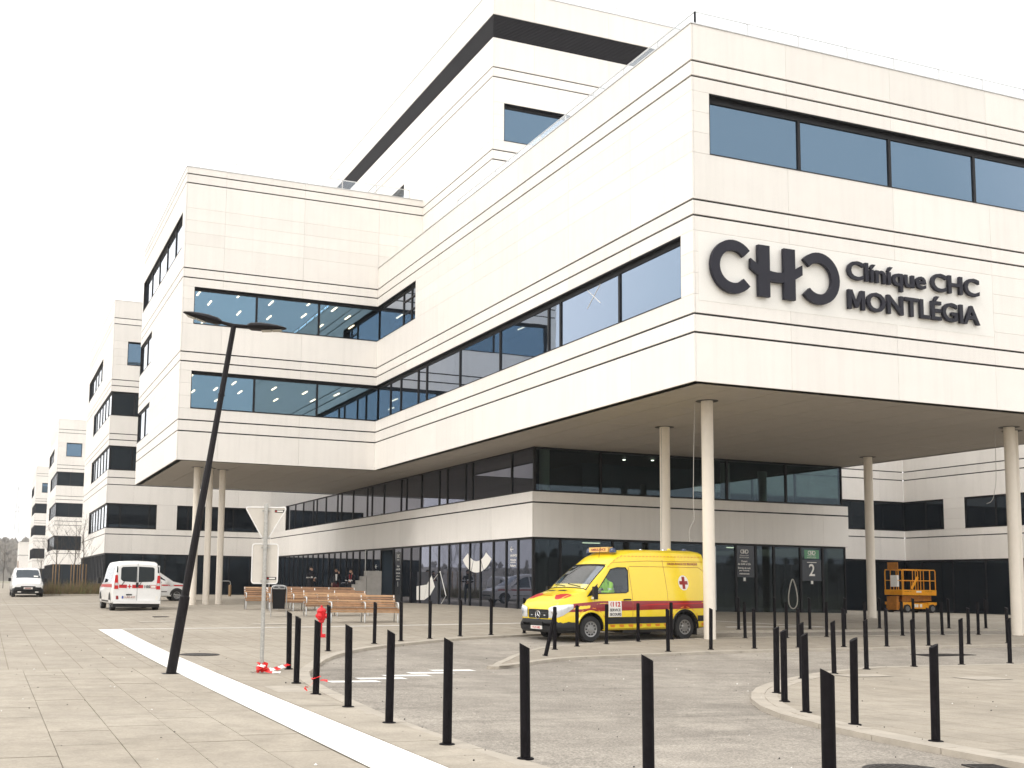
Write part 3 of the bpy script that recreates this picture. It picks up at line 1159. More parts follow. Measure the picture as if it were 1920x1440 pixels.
# recessed lower storeys under the overhang
LV_LOW = lv((BB, 0), (TG, 1), (W0A, 0))
yj = [YC + 3.6 * k for k in range(1, 12)]
facade(clinic, acc, '-x', XC, YC, YK, LV_LOW, yj, [])
facade(clinic, acc, '-y', YC, XC + PT + .004, 17.32, LV_LOW, [6.2, 9.9, 12.0, 16.0], [])
mu = [15.83, 19.64, 20.37, 22.42, 23.37, 25.6, 27.63, 28.4, 30.96, 32.9, 33.7, 36.2, 38.4, 39.2, 41.6, 43.6, 44.4, 46.8, 48.8]
window(clinic, '-x', XC + .12, YC + .12, 50.9, W0A, SOF, mu, gm='glassground', rec=.06, lo_trim=False, top=.04, ext=(-.0, 0))
window(clinic, '-y', YC + .12, XC + .12, 17.15, W0A, SOF, [5.41, 8.3, 11.28, 14.23], gm='glassclear', rec=.06, lo_trim=False, top=.04)
facade(clinic, acc, '-x', XC, 50.9, YK, lv((W0A, 0), (SOF, 0)), [], [])
gm_ = [YC + .12 + 1.22 * k for k in range(1, 12)]
window(clinic, '-x', XC + .06, YC + .06, 29.15, .55, BB, [15.12, 16.16, 17.36, 18.61, 19.71, 20.79, 21.99, 23.18, 24.29, 25.51, 26.72, 27.98], gm='glassground', rec=.06, lo_trim=False, top=.05, bar=.05)
window(clinic, '-x', XC + .06, 31.1, YK, .55, BB, [32.35 + 1.17 * k for k in range(19)], gm='glassground', rec=.06, top=.05)
window(clinic, '-y', YC + .06, XC + .06, 17.2, .5, BB, [3.62, 5.9, 8.2, 10.45, 11.62, 12.6, 13.5, 14.85, 16.0], gm='glasslobby', rec=.06, lo_trim=False, top=.05)
dk = MB()
wbox(dk, (XC + 4.5, YC + 4.2, .4), (12.5, 47, SOF))
wbox(dk, (XC + .2, YC + .2, BB + .02), (17.1, 52, BB + .3))
wbox(dk, (XC + .2, YC + .2, W0A - .25), (17.1, 52, W0A - .02))
wbox(dk, (XC + .2, 29.0, .4), (XC + 4.5, 29.1, BB))
wbox(dk, (XC + .2, 31.2, .4), (XC + 4.5, 31.3, BB))
wbox(dk, (XC + .2, 40.0, .4), (XC + 4.5, 40.2, SOF))
wbox(dk, (12.5, YC + 9, .4), (17.0, YC + 9.2, BB))
dk.build('core', 'room', clinic)
fl = MB()
wbox(fl, (XC + .2, YC + .2, .5), (17.1, 52, .93))
fl.build('lobby_floor', 'concrete', clinic)
window(clinic, '-x', 17.02, YC + .2, YC + 9, W0A, SOF, [YC + 3, YC + 6], gm='glassclear', rec=.06, top=.04)
for (x, y, z0, z1) in ((3.25, YC + .75, .93, BB), (16.6, YC + .8, .93, BB), (3.3, YC + .8, W0A, SOF), (9.2, YC + 1.6, .93, BB), (3.0, 19.4, .93, BB), (3.0, 24.4, .93, BB), (12.2, YC + 1.5, W0A, SOF), (15.6, YC + 3.4, W0A, SOF)):
    MB().lathe([(.2, 0), (.2, z1 - z0)], 18).build('inner_column', 'columnpaint', clinic, Vector((x, y, z0)) - CP_, smooth=40)
for (x, y) in ((7.6, YC + 2.0), (8.7, YC + 1.6)):
    MB().lathe([(.06, 0), (.06, .02)], 12).build('downlight', 'roomlamp', clinic, Vector((x, y, SOF - .06)) - CP_)
for (x, y) in ((6.4, YC + 2.6), (13.6, YC + 2.8)):
    box('ceiling_light', Vector((x - .4, y - .03, BB - .07)) - CP_, Vector((x + .4, y + .03, BB - .03)) - CP_, 'roomlamp', clinic)
# taped cross on one pane of the side window
tx = MB()
for a0, z0, a1, z1 in ((5.78, 10.88, 5.0, 10.3), (5.78, 10.3, 5.0, 10.88)):
    tx.tube([Vector((REC - .014, a0, z0)) - CP_, Vector((REC - .014, a1, z1)) - CP_], .012, 4)
tx.build('tape_cross', 'white', clinic)
# open door in the left side
dd = MB()
wbox(dd, (XC + .06, 29.15, BB - .12), (XC + .14, 31.1, BB))
wbox(dd, (XC + .06, 29.15, .5), (XC + .12, 29.22, BB - .12))
wbox(dd, (XC + .06, 31.03, .5), (XC + .12, 31.1, BB - .12))
dd.build('door_frame', 'frame', clinic)
# right end of the low block
facade(clinic, acc, '-y', 27.171, 17.3, 33.7, lv((BB, 0), (TG, 1), (W0A, 0)), [21, 24.6, 28.3, 31.9], [])
facade(clinic, acc, '-y', 27.171, 17.3, 33.7, lv((SOF, 0), (G6, 1), (G5, 1), (12, 0)), [21, 24.6, 28.3, 31.9], [])
window(clinic, '-y', 27.171, 17.3, 33.7, W0A, SOF, [20.5, 24, 27.5, 31], gm='glassground', rec=.1, hi_trim=False, ext=(0, .1))
window(clinic, '-y', 27.171, 17.3, 33.7, .4, BB, [19 + 2 * k for k in range(7)], gm='glassground', rec=.1, hi_trim=False, ext=(0, .1))
rwj = [7, 10.7, 14.4, 18.0, 21.7, 25.4]
rww = [(24.25, 27.2, W0A, SOF), (4.0, 22.8, W0A, SOF)]
facade(clinic, acc, '-x', 33.7, 2, 27.171, lv((BB, 0), (TG, 1), *thirds(W0A, SOF), (G6, 1), (G5, 1), (12, 0)), rwj, rww)
window(clinic, '-x', 33.7, 24.25, 27.171, W0A, SOF, [25.6], gm='glassground', rec=.1, hi_trim=False, ext=(0, .1))
window(clinic, '-x', 33.7, 4.0, 22.8, W0A, SOF, [7, 10, 13, 16, 19, 20.8], gm='glassground', rec=.1)
window(clinic, '-x', 33.7, 2, 27.171, .4, BB, [4 + 2.2 * k for k in range(11)], gm='glassground', rec=.1, hi_trim=False, ext=(0, .1))
wall = acc.b.build('backing_wall', 'dark', clinic, -CP_)

# roof-edge glass railings
def railing(parent, posts, ztop, z0, name='railing'):
    P = parent.location
    b = MB()
    pts = [Vector((p[0], p[1], ztop)) - P for p in posts]
    b.tube(pts, .022, 6)
    r_ = b.build(name, 'steel', parent)
    for p in posts:
        q = Vector((p[0], p[1], 0)) - P
        b = MB().box((-.02, -.02, z0 - P.z), (.02, .02, ztop - P.z)).box((-.035, -.035, z0 - P.z), (.035, .035, z0 + .22 - P.z))
        b.build('post', 'steel', r_, (q.x, q.y, 0))
    for a, c in zip(posts, posts[1:]):
        a_, c_ = Vector((a[0], a[1], 0)) - P, Vector((c[0], c[1], 0)) - P
        t = (c_ - a_).normalized()
        nn = Vector((-t.y, t.x, 0)) * .006
        b = MB()
        lo, hi = z0 + .06 - P.z, ztop - .03 - P.z
        v = []
        for q in (a_ + t * .05, c_ - t * .05):
            for s_ in (-1, 1):
                for z in (lo, hi):
                    v.append(Vector((q.x, q.y, z)) + nn * s_)
        b.add(v, [(0, 1, 3, 2), (4, 6, 7, 5), (0, 4, 5, 1), (2, 3, 7, 6), (0, 2, 6, 4), (1, 5, 7, 3)])
        b.build('glass_panel', 'railglass', r_)


railing(clinic, [(.42 + 1.722 * k, .4) for k in range(10)], 17.27, ROOF - .25)
railing(clinic, [(.42, .4 + 1.8 * k) for k in range(10)], 17.27, ROOF - .25)
railing(clinic, [(-8.52 + 1.7 * k, YI + .5) for k in range(7)], 20.92, LROOF - .25)
railing(clinic, [(4.2 + 2.2 * k, YT + .5) for k in range(8)], 27.75, 27.0)

# ------------------------------------------------------------------ further wings of the clinic along the street
def wing(yc, depth, label, xr=XC, detail=1, ghost=False):
    e = empty('clinic_wing', (-XL, yc, .3), 0, label, 'building')
    a = Acc()
    st = None
    x0 = -XL + PT + .004
    LV = lv((BB, 0), (TG, 1), (W0A, 0), (W0B, 0), (G6, 1), (G5, 1), *thirds(W1A, W1B), (G4, 1), (G3, 1), *thirds(W2A, W2B), (G2, 1), (G1, 1), *thirds(W3A, W3B), (19.6, 1), (20.02, 1), (WROOF, 0))
    fw = [(-XL, -5.7, W0A, W0B), (-XL, -5.9, W1A, W1B), (-XL, -5.9, W2A, W2B), (-8.13, -6.3, W3A, W3B)]
    if detail == 1:
        fw.append((-4.3, 2.0, W0A, W0B))
    lw = [(yc, yc + 13.3, W0A, W0B), (yc, yc + 13.0, W1A, W1B), (yc, yc + 13.0, W2A, W2B), (yc + 7.0, yc + 18.8, W3A, W3B)]
    if detail == 3:
        LV = [l for i, l in enumerate(LV) if l[0] in (BB, TG, W0A, W0B, G6, G5, W1A, W1B, G4, G3, W2A, W2B, G2, G1, W3A, W3B, 19.6, 20.02, WROOF)]
    facade(e, a, '-y', yc, x0, xr, LV, [-7.3 + 3.65 * k for k in range(3)], fw)
    if detail == 1:
        facade(e, a, '-y', yc, XC, 14, [l for l in LV if l[0] >= W0A - .01], [6.0, 9.7], [])
    facade(e, a, '-x', -XL, yc, yc + depth, LV, [yc + 6.6 * k for k in range(1, 3)], lw)
    for z0, z1, m1, m2 in ((W0A, W0B, [-8.15, -6.2], [yc + 2.2 * k for k in range(1, 6)]), (W1A, W1B, [-7.5], [yc + 2.2 * k for k in range(1, 6)]), (W2A, W2B, [-7.5], [yc + 2.2 * k for k in range(1, 6)])):
        window(e, '-y', yc, -XL + .12, -5.7 if z0 == W0A else -5.9, z0, z1, m1, lo_trim=False, gm='glassground', bar=.06, rec=.12)
        window(e, '-x', -XL, yc + .12, yc + (13.3 if z0 == W0A else 13.0), z0, z1, m2, lo_trim=False, bar=.06, rec=.12)
    window(e, '-y', yc, -8.13, -6.3, W3A, W3B, [], bar=.06)
    window(e, '-x', -XL, yc + 7, yc + 18.8, W3A, W3B, [yc + 9.4, yc + 11.8, yc + 14.2, yc + 16.5], rec=.16)
    if detail == 1:
        window(e, '-y', yc, -4.3, 2.0, W0A, W0B, [-3.5, -1.9, -.3, 1.2], gm='glassground')
    z0 = .45
    window(e, '-y', yc + .06, -XL + .06, xr, z0, BB, [-8.0 + 1.5 * k for k in range(7)], gm='glassground', rec=.06, lo_trim=False, top=.05)
    window(e, '-x', -XL + .06, yc + .06, yc + depth, z0, BB, [yc + 1.1 * k for k in range(1, int(depth / 1.1))], gm='glassground', rec=.06, lo_trim=False, top=.05)
    P = e.location
    b = MB()
    b.box(Vector((-XL + .3, yc + .3, WROOF - .3)) - P, Vector((xr + 8, yc + depth, WROOF - .15)) - P)
    b.box(Vector((-XL + .3, yc + depth - .3, .4)) - P, Vector((xr + 8, yc + depth, WROOF - .3)) - P)
    b.box(Vector((-XL - .02, yc - .02, WROOF)) - P, Vector((xr, yc + .3, WROOF + .03)) - P)
    b.box(Vector((-XL - .02, yc + .3, WROOF)) - P, Vector((-XL + .3, yc + depth, WROOF + .03)) - P)
    b.build('roof', 'panel', e)
    b = MB()
    b.box(Vector((-XL + .5, yc + .5, .4)) - P, Vector((xr, yc + depth - .4, BB)) - P)
    b.build('core', 'dark', e)
    a.b.build('backing_wall', 'dark', e, -P)
    return e


wing(YK, 20.1, 'nearest white clinic wing behind the small red-crossed van, with corner ribbon windows')
wing(117.5, 20, 'second white clinic wing down the street, behind the bare young trees', detail=2)
wing(179, 20, 'third white clinic wing down the street, small beyond the second', xr=-4, detail=3)
# low end building
e4 = empty('end_building', (-XL, 262, .3), 0, 'low pale building with one brown window at the far end of the street', 'building')
b = MB()
for lo, hi in (((0, 0, 0), (10, 14, 10.2)),):
    b.box(lo, hi)
b.build('wall', 'panel', e4)
box('window', (-.05, .6, 3.4), (2.6, -.06, 5.9), 'wood3', e4)
box('window', (-.06, 1.2, 3.4), (-.01, 8, 5.9), 'wood3', e4)
MB().box((-.1, -.1, 10.2), (10.1, 14.1, 10.4)).build('roof', 'panel', e4)
box('cornice', (-.03, -.03, 7.2), (10.03, 14.03, 7.3), 'louvre', e4)


# ------------------------------------------------------------------ the name on the front
def arc_poly(cx, cz, ro, ri, a0, a1, n=28):
    o = [(cx + ro * math.cos(a0 + (a1 - a0) * k / n), cz + ro * math.sin(a0 + (a1 - a0) * k / n)) for k in range(n + 1)]
    i = [(cx + ri * math.cos(a0 + (a1 - a0) * k / n), cz + ri * math.sin(a0 + (a1 - a0) * k / n)) for k in range(n + 1)]
    return o, i


def logo_c(b, cx, cz, ro, ri, flip, t, M, sx=1.0):
    a0, a1 = (R(42), R(318)) if not flip else (R(-138), R(138))
    o, i = arc_poly(0, 0, ro, ri, a0, a1)
    n = len(o)
    for k in range(n - 1):
        b.prism([(cx + p[0] * sx, cz + p[1]) for p in (o[k], o[k + 1], i[k + 1], i[k])], t, M)


def logo_h(b, x0, x1, z0, z1, w, M, t, stub):
    b.prism([(x0, z0), (x0 + w, z0), (x0 + w, z1), (x0, z1)], t, M)
    b.prism([(x1 - w, z0), (x1, z0), (x1, z1), (x1 - w, z1)], t, M)
    zc = (z0 + z1) / 2
    cx = (x0 + x1) / 2
    hw = (x1 - x0) / 2 + stub
    n = 14
    th = w * .74
    sag = .30 * (z1 - z0) * .70
    for k in range(n):
        u0, u1 = -1 + 2 * k / n, -1 + 2 * (k + 1) / n
        za, zb = zc - sag * (1 - u0 * u0) + sag * .55, zc - sag * (1 - u1 * u1) + sag * .55
        xa0, xb0 = cx + hw * u0, cx + hw * u1
        k0 = .12 * th
        b.prism([(xa0, za - th / 2), (xb0, zb - th / 2), (xb0, zb + th / 2), (xa0, za + th / 2)], t - .003, M)


FRONTM = Matrix(((1, 0, 0, 0), (0, 0, -1, 0), (0, 1, 0, 0), (0, 0, 0, 1)))     # plan (x, z) upright, thickness towards -y
sg = empty('name_sign', (0.4, 0, 9.4), 0, 'dark raised lettering Clinique CHC Montlégia with the CHC emblem on the white front', 'sign')
SP = Vector((.4, 0, 9.4))
box('backing_panel', (-.25, -.006, -.2), (9.95, -.001, 1.62), 'panel_sign', sg)


def offM(y):
    return Matrix.Translation((-.4, y, -9.4)) @ FRONTM


T_ = .10
b = MB(); logo_c(b, 1.14, 10.165, .715, .435, False, T_, offM(-.05), .98); b.build('letter', 'letter', sg)
b = MB(); logo_h(b, 1.93, 3.13, 9.47, 10.86, .37, offM(-.05), T_, .24); b.build('letter', 'letter', sg)
b = MB(); logo_c(b, 3.92, 10.165, .715, .435, True, T_, offM(-.05), .98); b.build('letter', 'letter', sg)


def wall_text(s, x0, x1, zb, h, parent, m, name='letter', bold=.03, y=-.05, depth=.04):
    """word laid out letter by letter; cap height h"""
    me = text_mesh('H', 1.0, m, 0, bold)
    caph = max(v.co.y for v in me.vertices) - min(v.co.y for v in me.vertices)
    bpy.data.meshes.remove(me)
    full = text_mesh(s, 1.0, m, 0, bold)
    fx0, fx1 = min(v.co.x for v in full.vertices), max(v.co.x for v in full.vertices)
    bpy.data.meshes.remove(full)
    kx, kz = (x1 - x0) / (fx1 - fx0), h / caph
    for i, ch in enumerate(s):
        if ch == ' ':
            continue
        pre = text_mesh(s[:i + 1], 1.0, m, 0, bold)
        xr_ = max(v.co.x for v in pre.vertices)
        bpy.data.meshes.remove(pre)
        me = text_mesh(ch, 1.0, m, depth, bold)
        cx1 = max(v.co.x for v in me.vertices)
        if ch == 'M':          # drawn as one clean outline
            bx0, by0, by1 = min(v.co.x for v in me.vertices), min(v.co.y for v in me.vertices), max(v.co.y for v in me.vertices)
            bpy.data.meshes.remove(me)
            w_ = cx1 - bx0
            ol = [(0, 0), (.2, 0), (.2, .66), (.42, .1), (.58, .1), (.8, .66), (.8, 0), (1, 0), (1, 1), (.75, 1), (.5, .36), (.25, 1), (0, 1)]
            me = MB().prism([(bx0 + p[0] * w_, by0 + p[1] * (by1 - by0)) for p in ol], 2 * depth, Matrix.Translation((0, 0, -depth))).mesh('letter', m)
        for v in me.vertices:
            v.co.x = (v.co.x - cx1 + xr_ - fx0) * kx
            v.co.y = v.co.y * kz
        orient(me, (1, 0, 0), (0, 0, 1), (x0 - .4, y - depth, zb - 9.4))
        new(name, me, parent)


wall_text('Clín\u00edque', 4.92, 7.72, 10.30, .52, sg, 'letter', bold=.02)
wall_text('CHC', 7.9, 9.72, 10.30, .52, sg, 'letter', bold=.022)
wall_text('MONTL\u00c9GIA', 4.92, 9.70, 9.47, .54, sg, 'letter', bold=.022)


# ------------------------------------------------------------------ prints on the glass
def flat_text(s, w, h, m, xdir, ydir, org, parent, name='lettering', bold=0., depth=.0015):
    me = text_mesh(s, 1, m, depth, bold)
    fit_mesh(me, w, h)
    orient(me, xdir, ydir, org)
    return new(name, me, parent)


def glass_print(label, loc):
    return empty('glass_print', loc, 0, label, 'window print')


XF = XC + .06 + .045      # just in front of the side glazing
e = glass_print('white curved swoosh printed high on the dark side glazing', (XF, 19, 2.4))
AX, AZ = 19.02, 3.62
for a0, a1 in ((R(215), R(247)), (R(249), R(287)), (R(289), R(325))):
    b = MB()
    n = 10
    for k in range(n):
        t0, t1 = a0 + (a1 - a0) * k / n, a0 + (a1 - a0) * (k + 1) / n
        ro, ri = 1.78, 1.12
        sc = .72
        P4 = [(ro * math.cos(t0), ro * math.sin(t0) * sc), (ro * math.cos(t1), ro * math.sin(t1) * sc), (ri * math.cos(t1), ri * math.sin(t1) * sc), (ri * math.cos(t0), ri * math.sin(t0) * sc)]
        b.add([(0, AX - 19 + p[0], AZ - 2.4 + p[1]) for p in P4] + [(.003, AX - 19 + p[0], AZ - 2.4 + p[1]) for p in P4],
              [(0, 1, 2, 3), (7, 6, 5, 4), (0, 4, 5, 1), (1, 5, 6, 2), (2, 6, 7, 3), (3, 7, 4, 0)])
    b.build('print_piece', 'decal', e)
e = glass_print('white rising swoosh printed low on the side glazing beside the bench', (XF, 24.8, 1.0))
for pl in ([(1.16, .73), (1.13, .08), (.16, .10), (-.15, .81), (-.15, .81)], [(-.17, .81), (.14, .1), (-.55, .3), (-1.15, .72), (-.74, 1.23)]):
    pl = pl[:4] if pl[3] == pl[4] else pl
    b = MB()
    n = len(pl)
    b.add([(0, p[0], p[1]) for p in pl] + [(.003, p[0], p[1]) for p in pl], [tuple(range(n)), tuple(range(2 * n - 1, n - 1, -1))] + [(i, (i + 1) % n, (i + 1) % n + n, i + n) for i in range(n)])
    b.build('print_piece', 'decal', e)
e = glass_print('thin white angular line printed on the side glazing', (XF, 23, .97))
b = MB()
b.tube([(0, .79, 1.07), (0, .03, 1.45), (0, -.69, .36), (0, -.14, 0)], .018, 4)
b.build('print_piece', 'decal', e)
e = glass_print('white arrow and directions to the emergency ward on the corner pane', (XF, 15.5, 2.5))
b = MB()
b.tube([(0, .3, .72), (0, .06, .72)], .016, 4)
b.tube([(0, .2, .82), (0, .3, .72), (0, .2, .62)], .016, 4)
b.build('arrow', 'decal', e)
for s, zz, hh, ww in (('URGENCES', .44, .085, .62), ('Médecine', .28, .07, .5), ('générale', .19, .06, .46), ('Pédiatrie', .05, .08, .48)):
    flat_text(s, ww, hh, 'decal', (0, -1, 0), (0, 0, 1), (-.002, .31, zz), e, bold=.02)


def logo_small(parent, x, z, w, y, m='decal'):
    """small white emblem"""
    h = w * .42
    ro = h / 2
    Mx = Matrix.Translation((x, y, z)) @ FRONTM
    for fl, cx in ((False, ro), (True, w - ro)):
        b = MB(); logo_c(b, cx, ro, ro, ro * .62, fl, .004, Mx); b.build('emblem', m, parent)
    b = MB(); logo_h(b, w * .355, w * .645, 0, h, h * .24, Mx, .004, h * .14); b.build('emblem', m, parent)


YF = YC + .06 + .045
e = glass_print('dark opening hours notice with white lettering on the entrance glazing', (12.05, YF, 2.3))
box('notice', (-.49, .0, 0), (.49, .012, 1.26), 'signglass', e)
logo_small(e, -.2, .95, .40, -.002)
for s, zz, hh, ww in (('Clinique CHC', .85, .05, .44), ('MONTLÉGIA', .77, .055, .46), ('Ouvert', .60, .085, .30), ('de 5h45 à 22h', .49, .075, .62), ('Entrée de nuit', .33, .075, .60), ("par l'entrée", .22, .08, .48), ('naissances', .11, .065, .47)):
    flat_text(s, ww, hh, 'decal', (1, 0, 0), (0, 0, 1), (-ww / 2 - .01, -.002, zz), e, bold=.015)
box('small_notice', (-.06, -.002, -.16), (.05, .010, -.02), 'decal', e)
e = glass_print('dark notice with a large white number 2 on the entrance glazing', (15.44, YF, 2.2))
box('notice', (-.5, .0, 0), (.5, .012, .86), 'signglass', e)
box('green_panel', (-.37, .0, .92), (.38, .012, 1.28), 'greenlit', e)
logo_small(e, -.2, 1.08, .40, -.002)
flat_text('Clinique CHC', .44, .05, 'decal', (1, 0, 0), (0, 0, 1), (-.23, -.002, 1.01), e, bold=.015)
flat_text('MONTLÉGIA', .46, .05, 'decal', (1, 0, 0), (0, 0, 1), (-.23, -.002, .94), e, bold=.015)
box('rule', (-.24, -.003, .75), (.24, -.001, .775), 'decal', e)
flat_text('2', .30, .50, 'decal', (1, 0, 0), (0, 0, 1), (-.15, -.002, .2), e, bold=.012)
box('small_notice', (-.06, -.002, -.13), (.05, .010, .0), 'decal', e)
e = glass_print('narrow grey notice with white lettering beside the dark side door', (XF, 28.53, 1.0))
box('notice', (0, -.42, 0), (.004, .42, 2.4), 'signglass', e)
for s, zz, hh, ww in (('CHC', 2.12, .16, .34), ('Clinique', 1.98, .07, .36), ('Ouvert', 1.66, .09, .34), ('de 5h45 à 22h', 1.5, .09, .56), ('Entrée de nuit', 1.32, .09, .54), ("par l'entrée", 1.16, .09, .48), ('naissances', 1.02, .08, .48), ('1', .70, .24, .06)):
    flat_text(s, ww, hh, 'decal', (0, -1, 0), (0, 0, 1), (-.003, ww / 2, zz), e, bold=.02)
e = glass_print('arrow and direction lettering on the pane left of the dark side door', (XF, 31.75, 1.9))
b = MB()
b.tube([(0, .25, .82), (0, .02, .82)], .02, 4)
b.tube([(0, .15, .92), (0, .25, .82), (0, .15, .72)], .02, 4)
b.build('arrow', 'decal', e)
for s, zz, hh, ww in (('URGENCES', .5, .1, .62), ('Médecine', .26, .085, .5), ('générale', .15, .075, .46), ('Pédiatrie', -.1, .09, .5)):
    flat_text(s, ww, hh, 'decal', (0, -1, 0), (0, 0, 1), (-.002, .3, zz), e, bold=.02)
# long door pull and the hanging hose at the entrance
e = empty('door_pull', (10.55, YC - .02, .95), 0, 'tall thin steel door pull on the entrance glazing', 'door handle')
b = MB(); b.tube([(0, 0, .02), (0, 0, 2.55)], .022, 8); b.build('bar', 'steel', e, smooth=60)
for z in (.3, 2.2):
    b = MB(); b.tube([(0, 0, z), (0, .1, z)], .012, 6); b.build('bracket', 'steel', e)
b = MB()
hp = []
for k in range(25):
    a = 2 * math.pi * k / 24
    r_ = .5 + .5 * math.cos(a)
    hp.append((.27 * math.sin(a) * (.55 + .45 * (1 - r_)), .02 * math.sin(a * 2), -.6 + .6 * math.cos(a)))
b.tube([(q[0], q[1], q[2]) for q in hp], .022, 6)
h_ = b.build('hose', 'plateback', None, (14.25, YC - .12, 2.25), smooth=60)
tag(h_, 'pale loop of hose hanging before the dark entrance doors', 'hose')
# loose site cables hanging from the soffit beside the columns
for (x, y, pts, lab) in ((3.72, 7.15, [(0, 0, 7.0), (.0, 0, 5), (-.02, 0, 3.5), (.02, 0, 2.5), (.15, -.1, 2.2), (.3, -.12, 2.1)], 'thin grey cable hanging down the column behind the ambulance'),
                         (1.75, 2.5, [(0, 0, 7.0), (-.05, 0, 5.6), (-.08, 0, 4.2), (-.06, 0, 3.7), (-.22, 0, 3.45), (-.2, 0, 3.1), (-.05, 0, 3.15)], 'thin cable looping beside the front white column'),
                         (13.2, 2.6, [(0, 0, 7.0), (-.03, 0, 5.5), (-.12, 0, 5.0), (-.25, 0, 4.7), (-.4, .1, 4.6)], 'thin grey cable hanging left of the right-hand columns')):
    b = MB()
    sm = crom([Vector(p) for p in pts], .12)
    b.tube([tuple(p) for p in sm], .009, 5)
    o = b.build('hanging_cable', 'concrete', None, (x, y, 0), smooth=60)
    tag(o, lab, 'cable', 'cables hanging from the soffit')


# ------------------------------------------------------------------ vehicles: local frame x = back from the nose, y = left, z up
class Body:
    """vehicle shell lofted through stations (s, zbottom, ztop, half width low, half width at belt, half width at roof, belt z, roof radius)"""

    def __init__(s, st, crown=.03):
        s.st = st
        s.crown = crown

    def at(s, x):
        st = s.st
        if x <= st[0][0]:
            return st[0]
        for a, b in zip(st, st[1:]):
            if a[0] <= x <= b[0]:
                t = (x - a[0]) / (b[0] - a[0])
                return tuple(p + (q - p) * t for p, q in zip(a, b))
        return st[-1]

    def half(s, x):
        _, zb, zt, wl, wm, wt, zm, r = s.at(x)
        zm = min(zm, zt - r - .05)
        return [(0, zb), (wl - .10, zb), (wl - .02, zb + .05), (wl, zb + .14), (wm, zm * .62 + zb * .38), (wm, zm), (wm + (wt - wm) * .5, zm + (zt - r - zm) * .55),
                (wt, zt - r), (wt - r * .3, zt - r * .3), (wt - r, zt), (wt * .5, zt + s.crown * .7), (0, zt + s.crown)]

    def shell(s):
        b = MB()
        rings = []
        for q in s.st:
            h = s.half(q[0])
            rings.append([Vector((q[0], y, z)) for y, z in h] + [Vector((q[0], -y, z)) for y, z in h[-2:0:-1]])
        n = len(rings[0])
        v = [p for r_ in rings for p in r_]
        f = []
        for i in range(len(rings) - 1):
            for k in range(n):
                f.append((i * n + k, i * n + (k + 1) % n, (i + 1) * n + (k + 1) % n, (i + 1) * n + k))
        f.append(tuple(range(n)))
        f.append(tuple((len(rings) - 1) * n + k for k in range(n))[::-1])
        b.add(v, f)
        return b

    def side(s, x, z):
        h = s.half(x)
        for (y0, z0), (y1, z1) in zip(h[2:], h[3:9]):
            if z0 - 1e-6 <= z <= z1 + 1e-6:
                t = (z - z0) / max(z1 - z0, 1e-6)
                return y0 + (y1 - y0) * t
        return h[8][0]

    def top(s, x, y):
        h = s.half(x)[::-1]
        y = abs(y)
        for (y0, z0), (y1, z1) in zip(h, h[1:5]):
            if y0 - 1e-6 <= y <= y1 + 1e-6:
                return z0 + (z1 - z0) * (y - y0) / max(y1 - y0, 1e-6)
        return h[4][1]


def dens(poly, step=.12):
    out = []
    n = len(poly)
    for i in range(n):
        a, b = Vector(poly[i]), Vector(poly[(i + 1) % n])
        k = max(1, int((b - a).length / step))
        out += [tuple(a + (b - a) * j / k) for j in range(k)]
    return out


def patch(poly, fn, step=.12):
    """outline in two surface coordinates, filled with points so that it lies on the curved surface fn(u, v) -> xyz"""
    loop = dens(poly, step)
    V = [Vector(p) for p in loop]
    n = len(V)
    us, vs = [p[0] for p in loop], [p[1] for p in loop]

    def inside(x, y):
        c = False
        j = n - 1
        for i in range(n):
            xi, yi, xj, yj = loop[i][0], loop[i][1], loop[j][0], loop[j][1]
            if (yi > y) != (yj > y) and x < (xj - xi) * (y - yi) / (yj - yi) + xi:
                c = not c
            j = i
        return c
    u = min(us) + step / 2
    while u < max(us):
        v = min(vs) + step / 2
        while v < max(vs):
            if inside(u, v):
                V.append(Vector((u, v)))
            v += step
        u += step
    r = delaunay_2d_cdt(V, [], [list(range(n))], 1, 1e-5)
    b = MB()
    b.add([fn(p.x, p.y) for p in r[0]], [tuple(f) for f in r[2]])
    return b


def side_patch(B, name, poly, m, parent, off=.006, sg=1, step=.12, smooth=50):
    return patch(poly, lambda x, z: (x, sg * (B.side(x, z) + off), z), step).build(name, m, parent, smooth=smooth)


def top_patch(B, name, poly, m, parent, off=.006, step=.12):
    return patch(poly, lambda y, x: (x, y, B.top(x, y) + off), step).build(name, m, parent, smooth=50)


def wheel(parent, x, y, r, w, sg, spokes=0, rim_m='rim'):
    """tyre with its rim as a sub-part; sg = outer side"""
    b = MB()
    b.lathe([(r * .60, -w / 2 + .05), (r * .60, -w / 2), (r * .92, -w / 2), (r, -w / 2 + .03), (r, w / 2 - .03), (r * .92, w / 2), (r * .60, w / 2), (r * .60, w / 2 - .05)], 28, ax='y')
    t = b.build('wheel', 'rubber', parent, (x, y, r), smooth=35)
    b = MB()
    o = sg * (w / 2 - .012)
    b.lathe([(r * .61, o), (r * .60, o + sg * .012), (r * .52, o + sg * .006), (r * .46, o - sg * .03), (r * .30, o - sg * .02), (r * .24, o + sg * .012), (.01, o + sg * .016)], 24, ax='y')
    b.build('rim', rim_m, t, smooth=40)
    if spokes:
        for k in range(spokes):
            a = 2 * math.pi * k / spokes
            c = Vector((math.cos(a) * r * .42, o - sg * .005, math.sin(a) * r * .42))
            b = MB().lathe([(.022, -.02), (.022, .02)], 8, M=Matrix.Translation(c), ax='y')
            b.build('rim_hole', 'black', t)
    return t


def strip_text(s, w, h, m, parent, xdir, ydir, org, name='lettering', bold=.02, depth=.0015):
    return flat_text(s, w, h, m, xdir, ydir, org, parent, name, bold, depth)


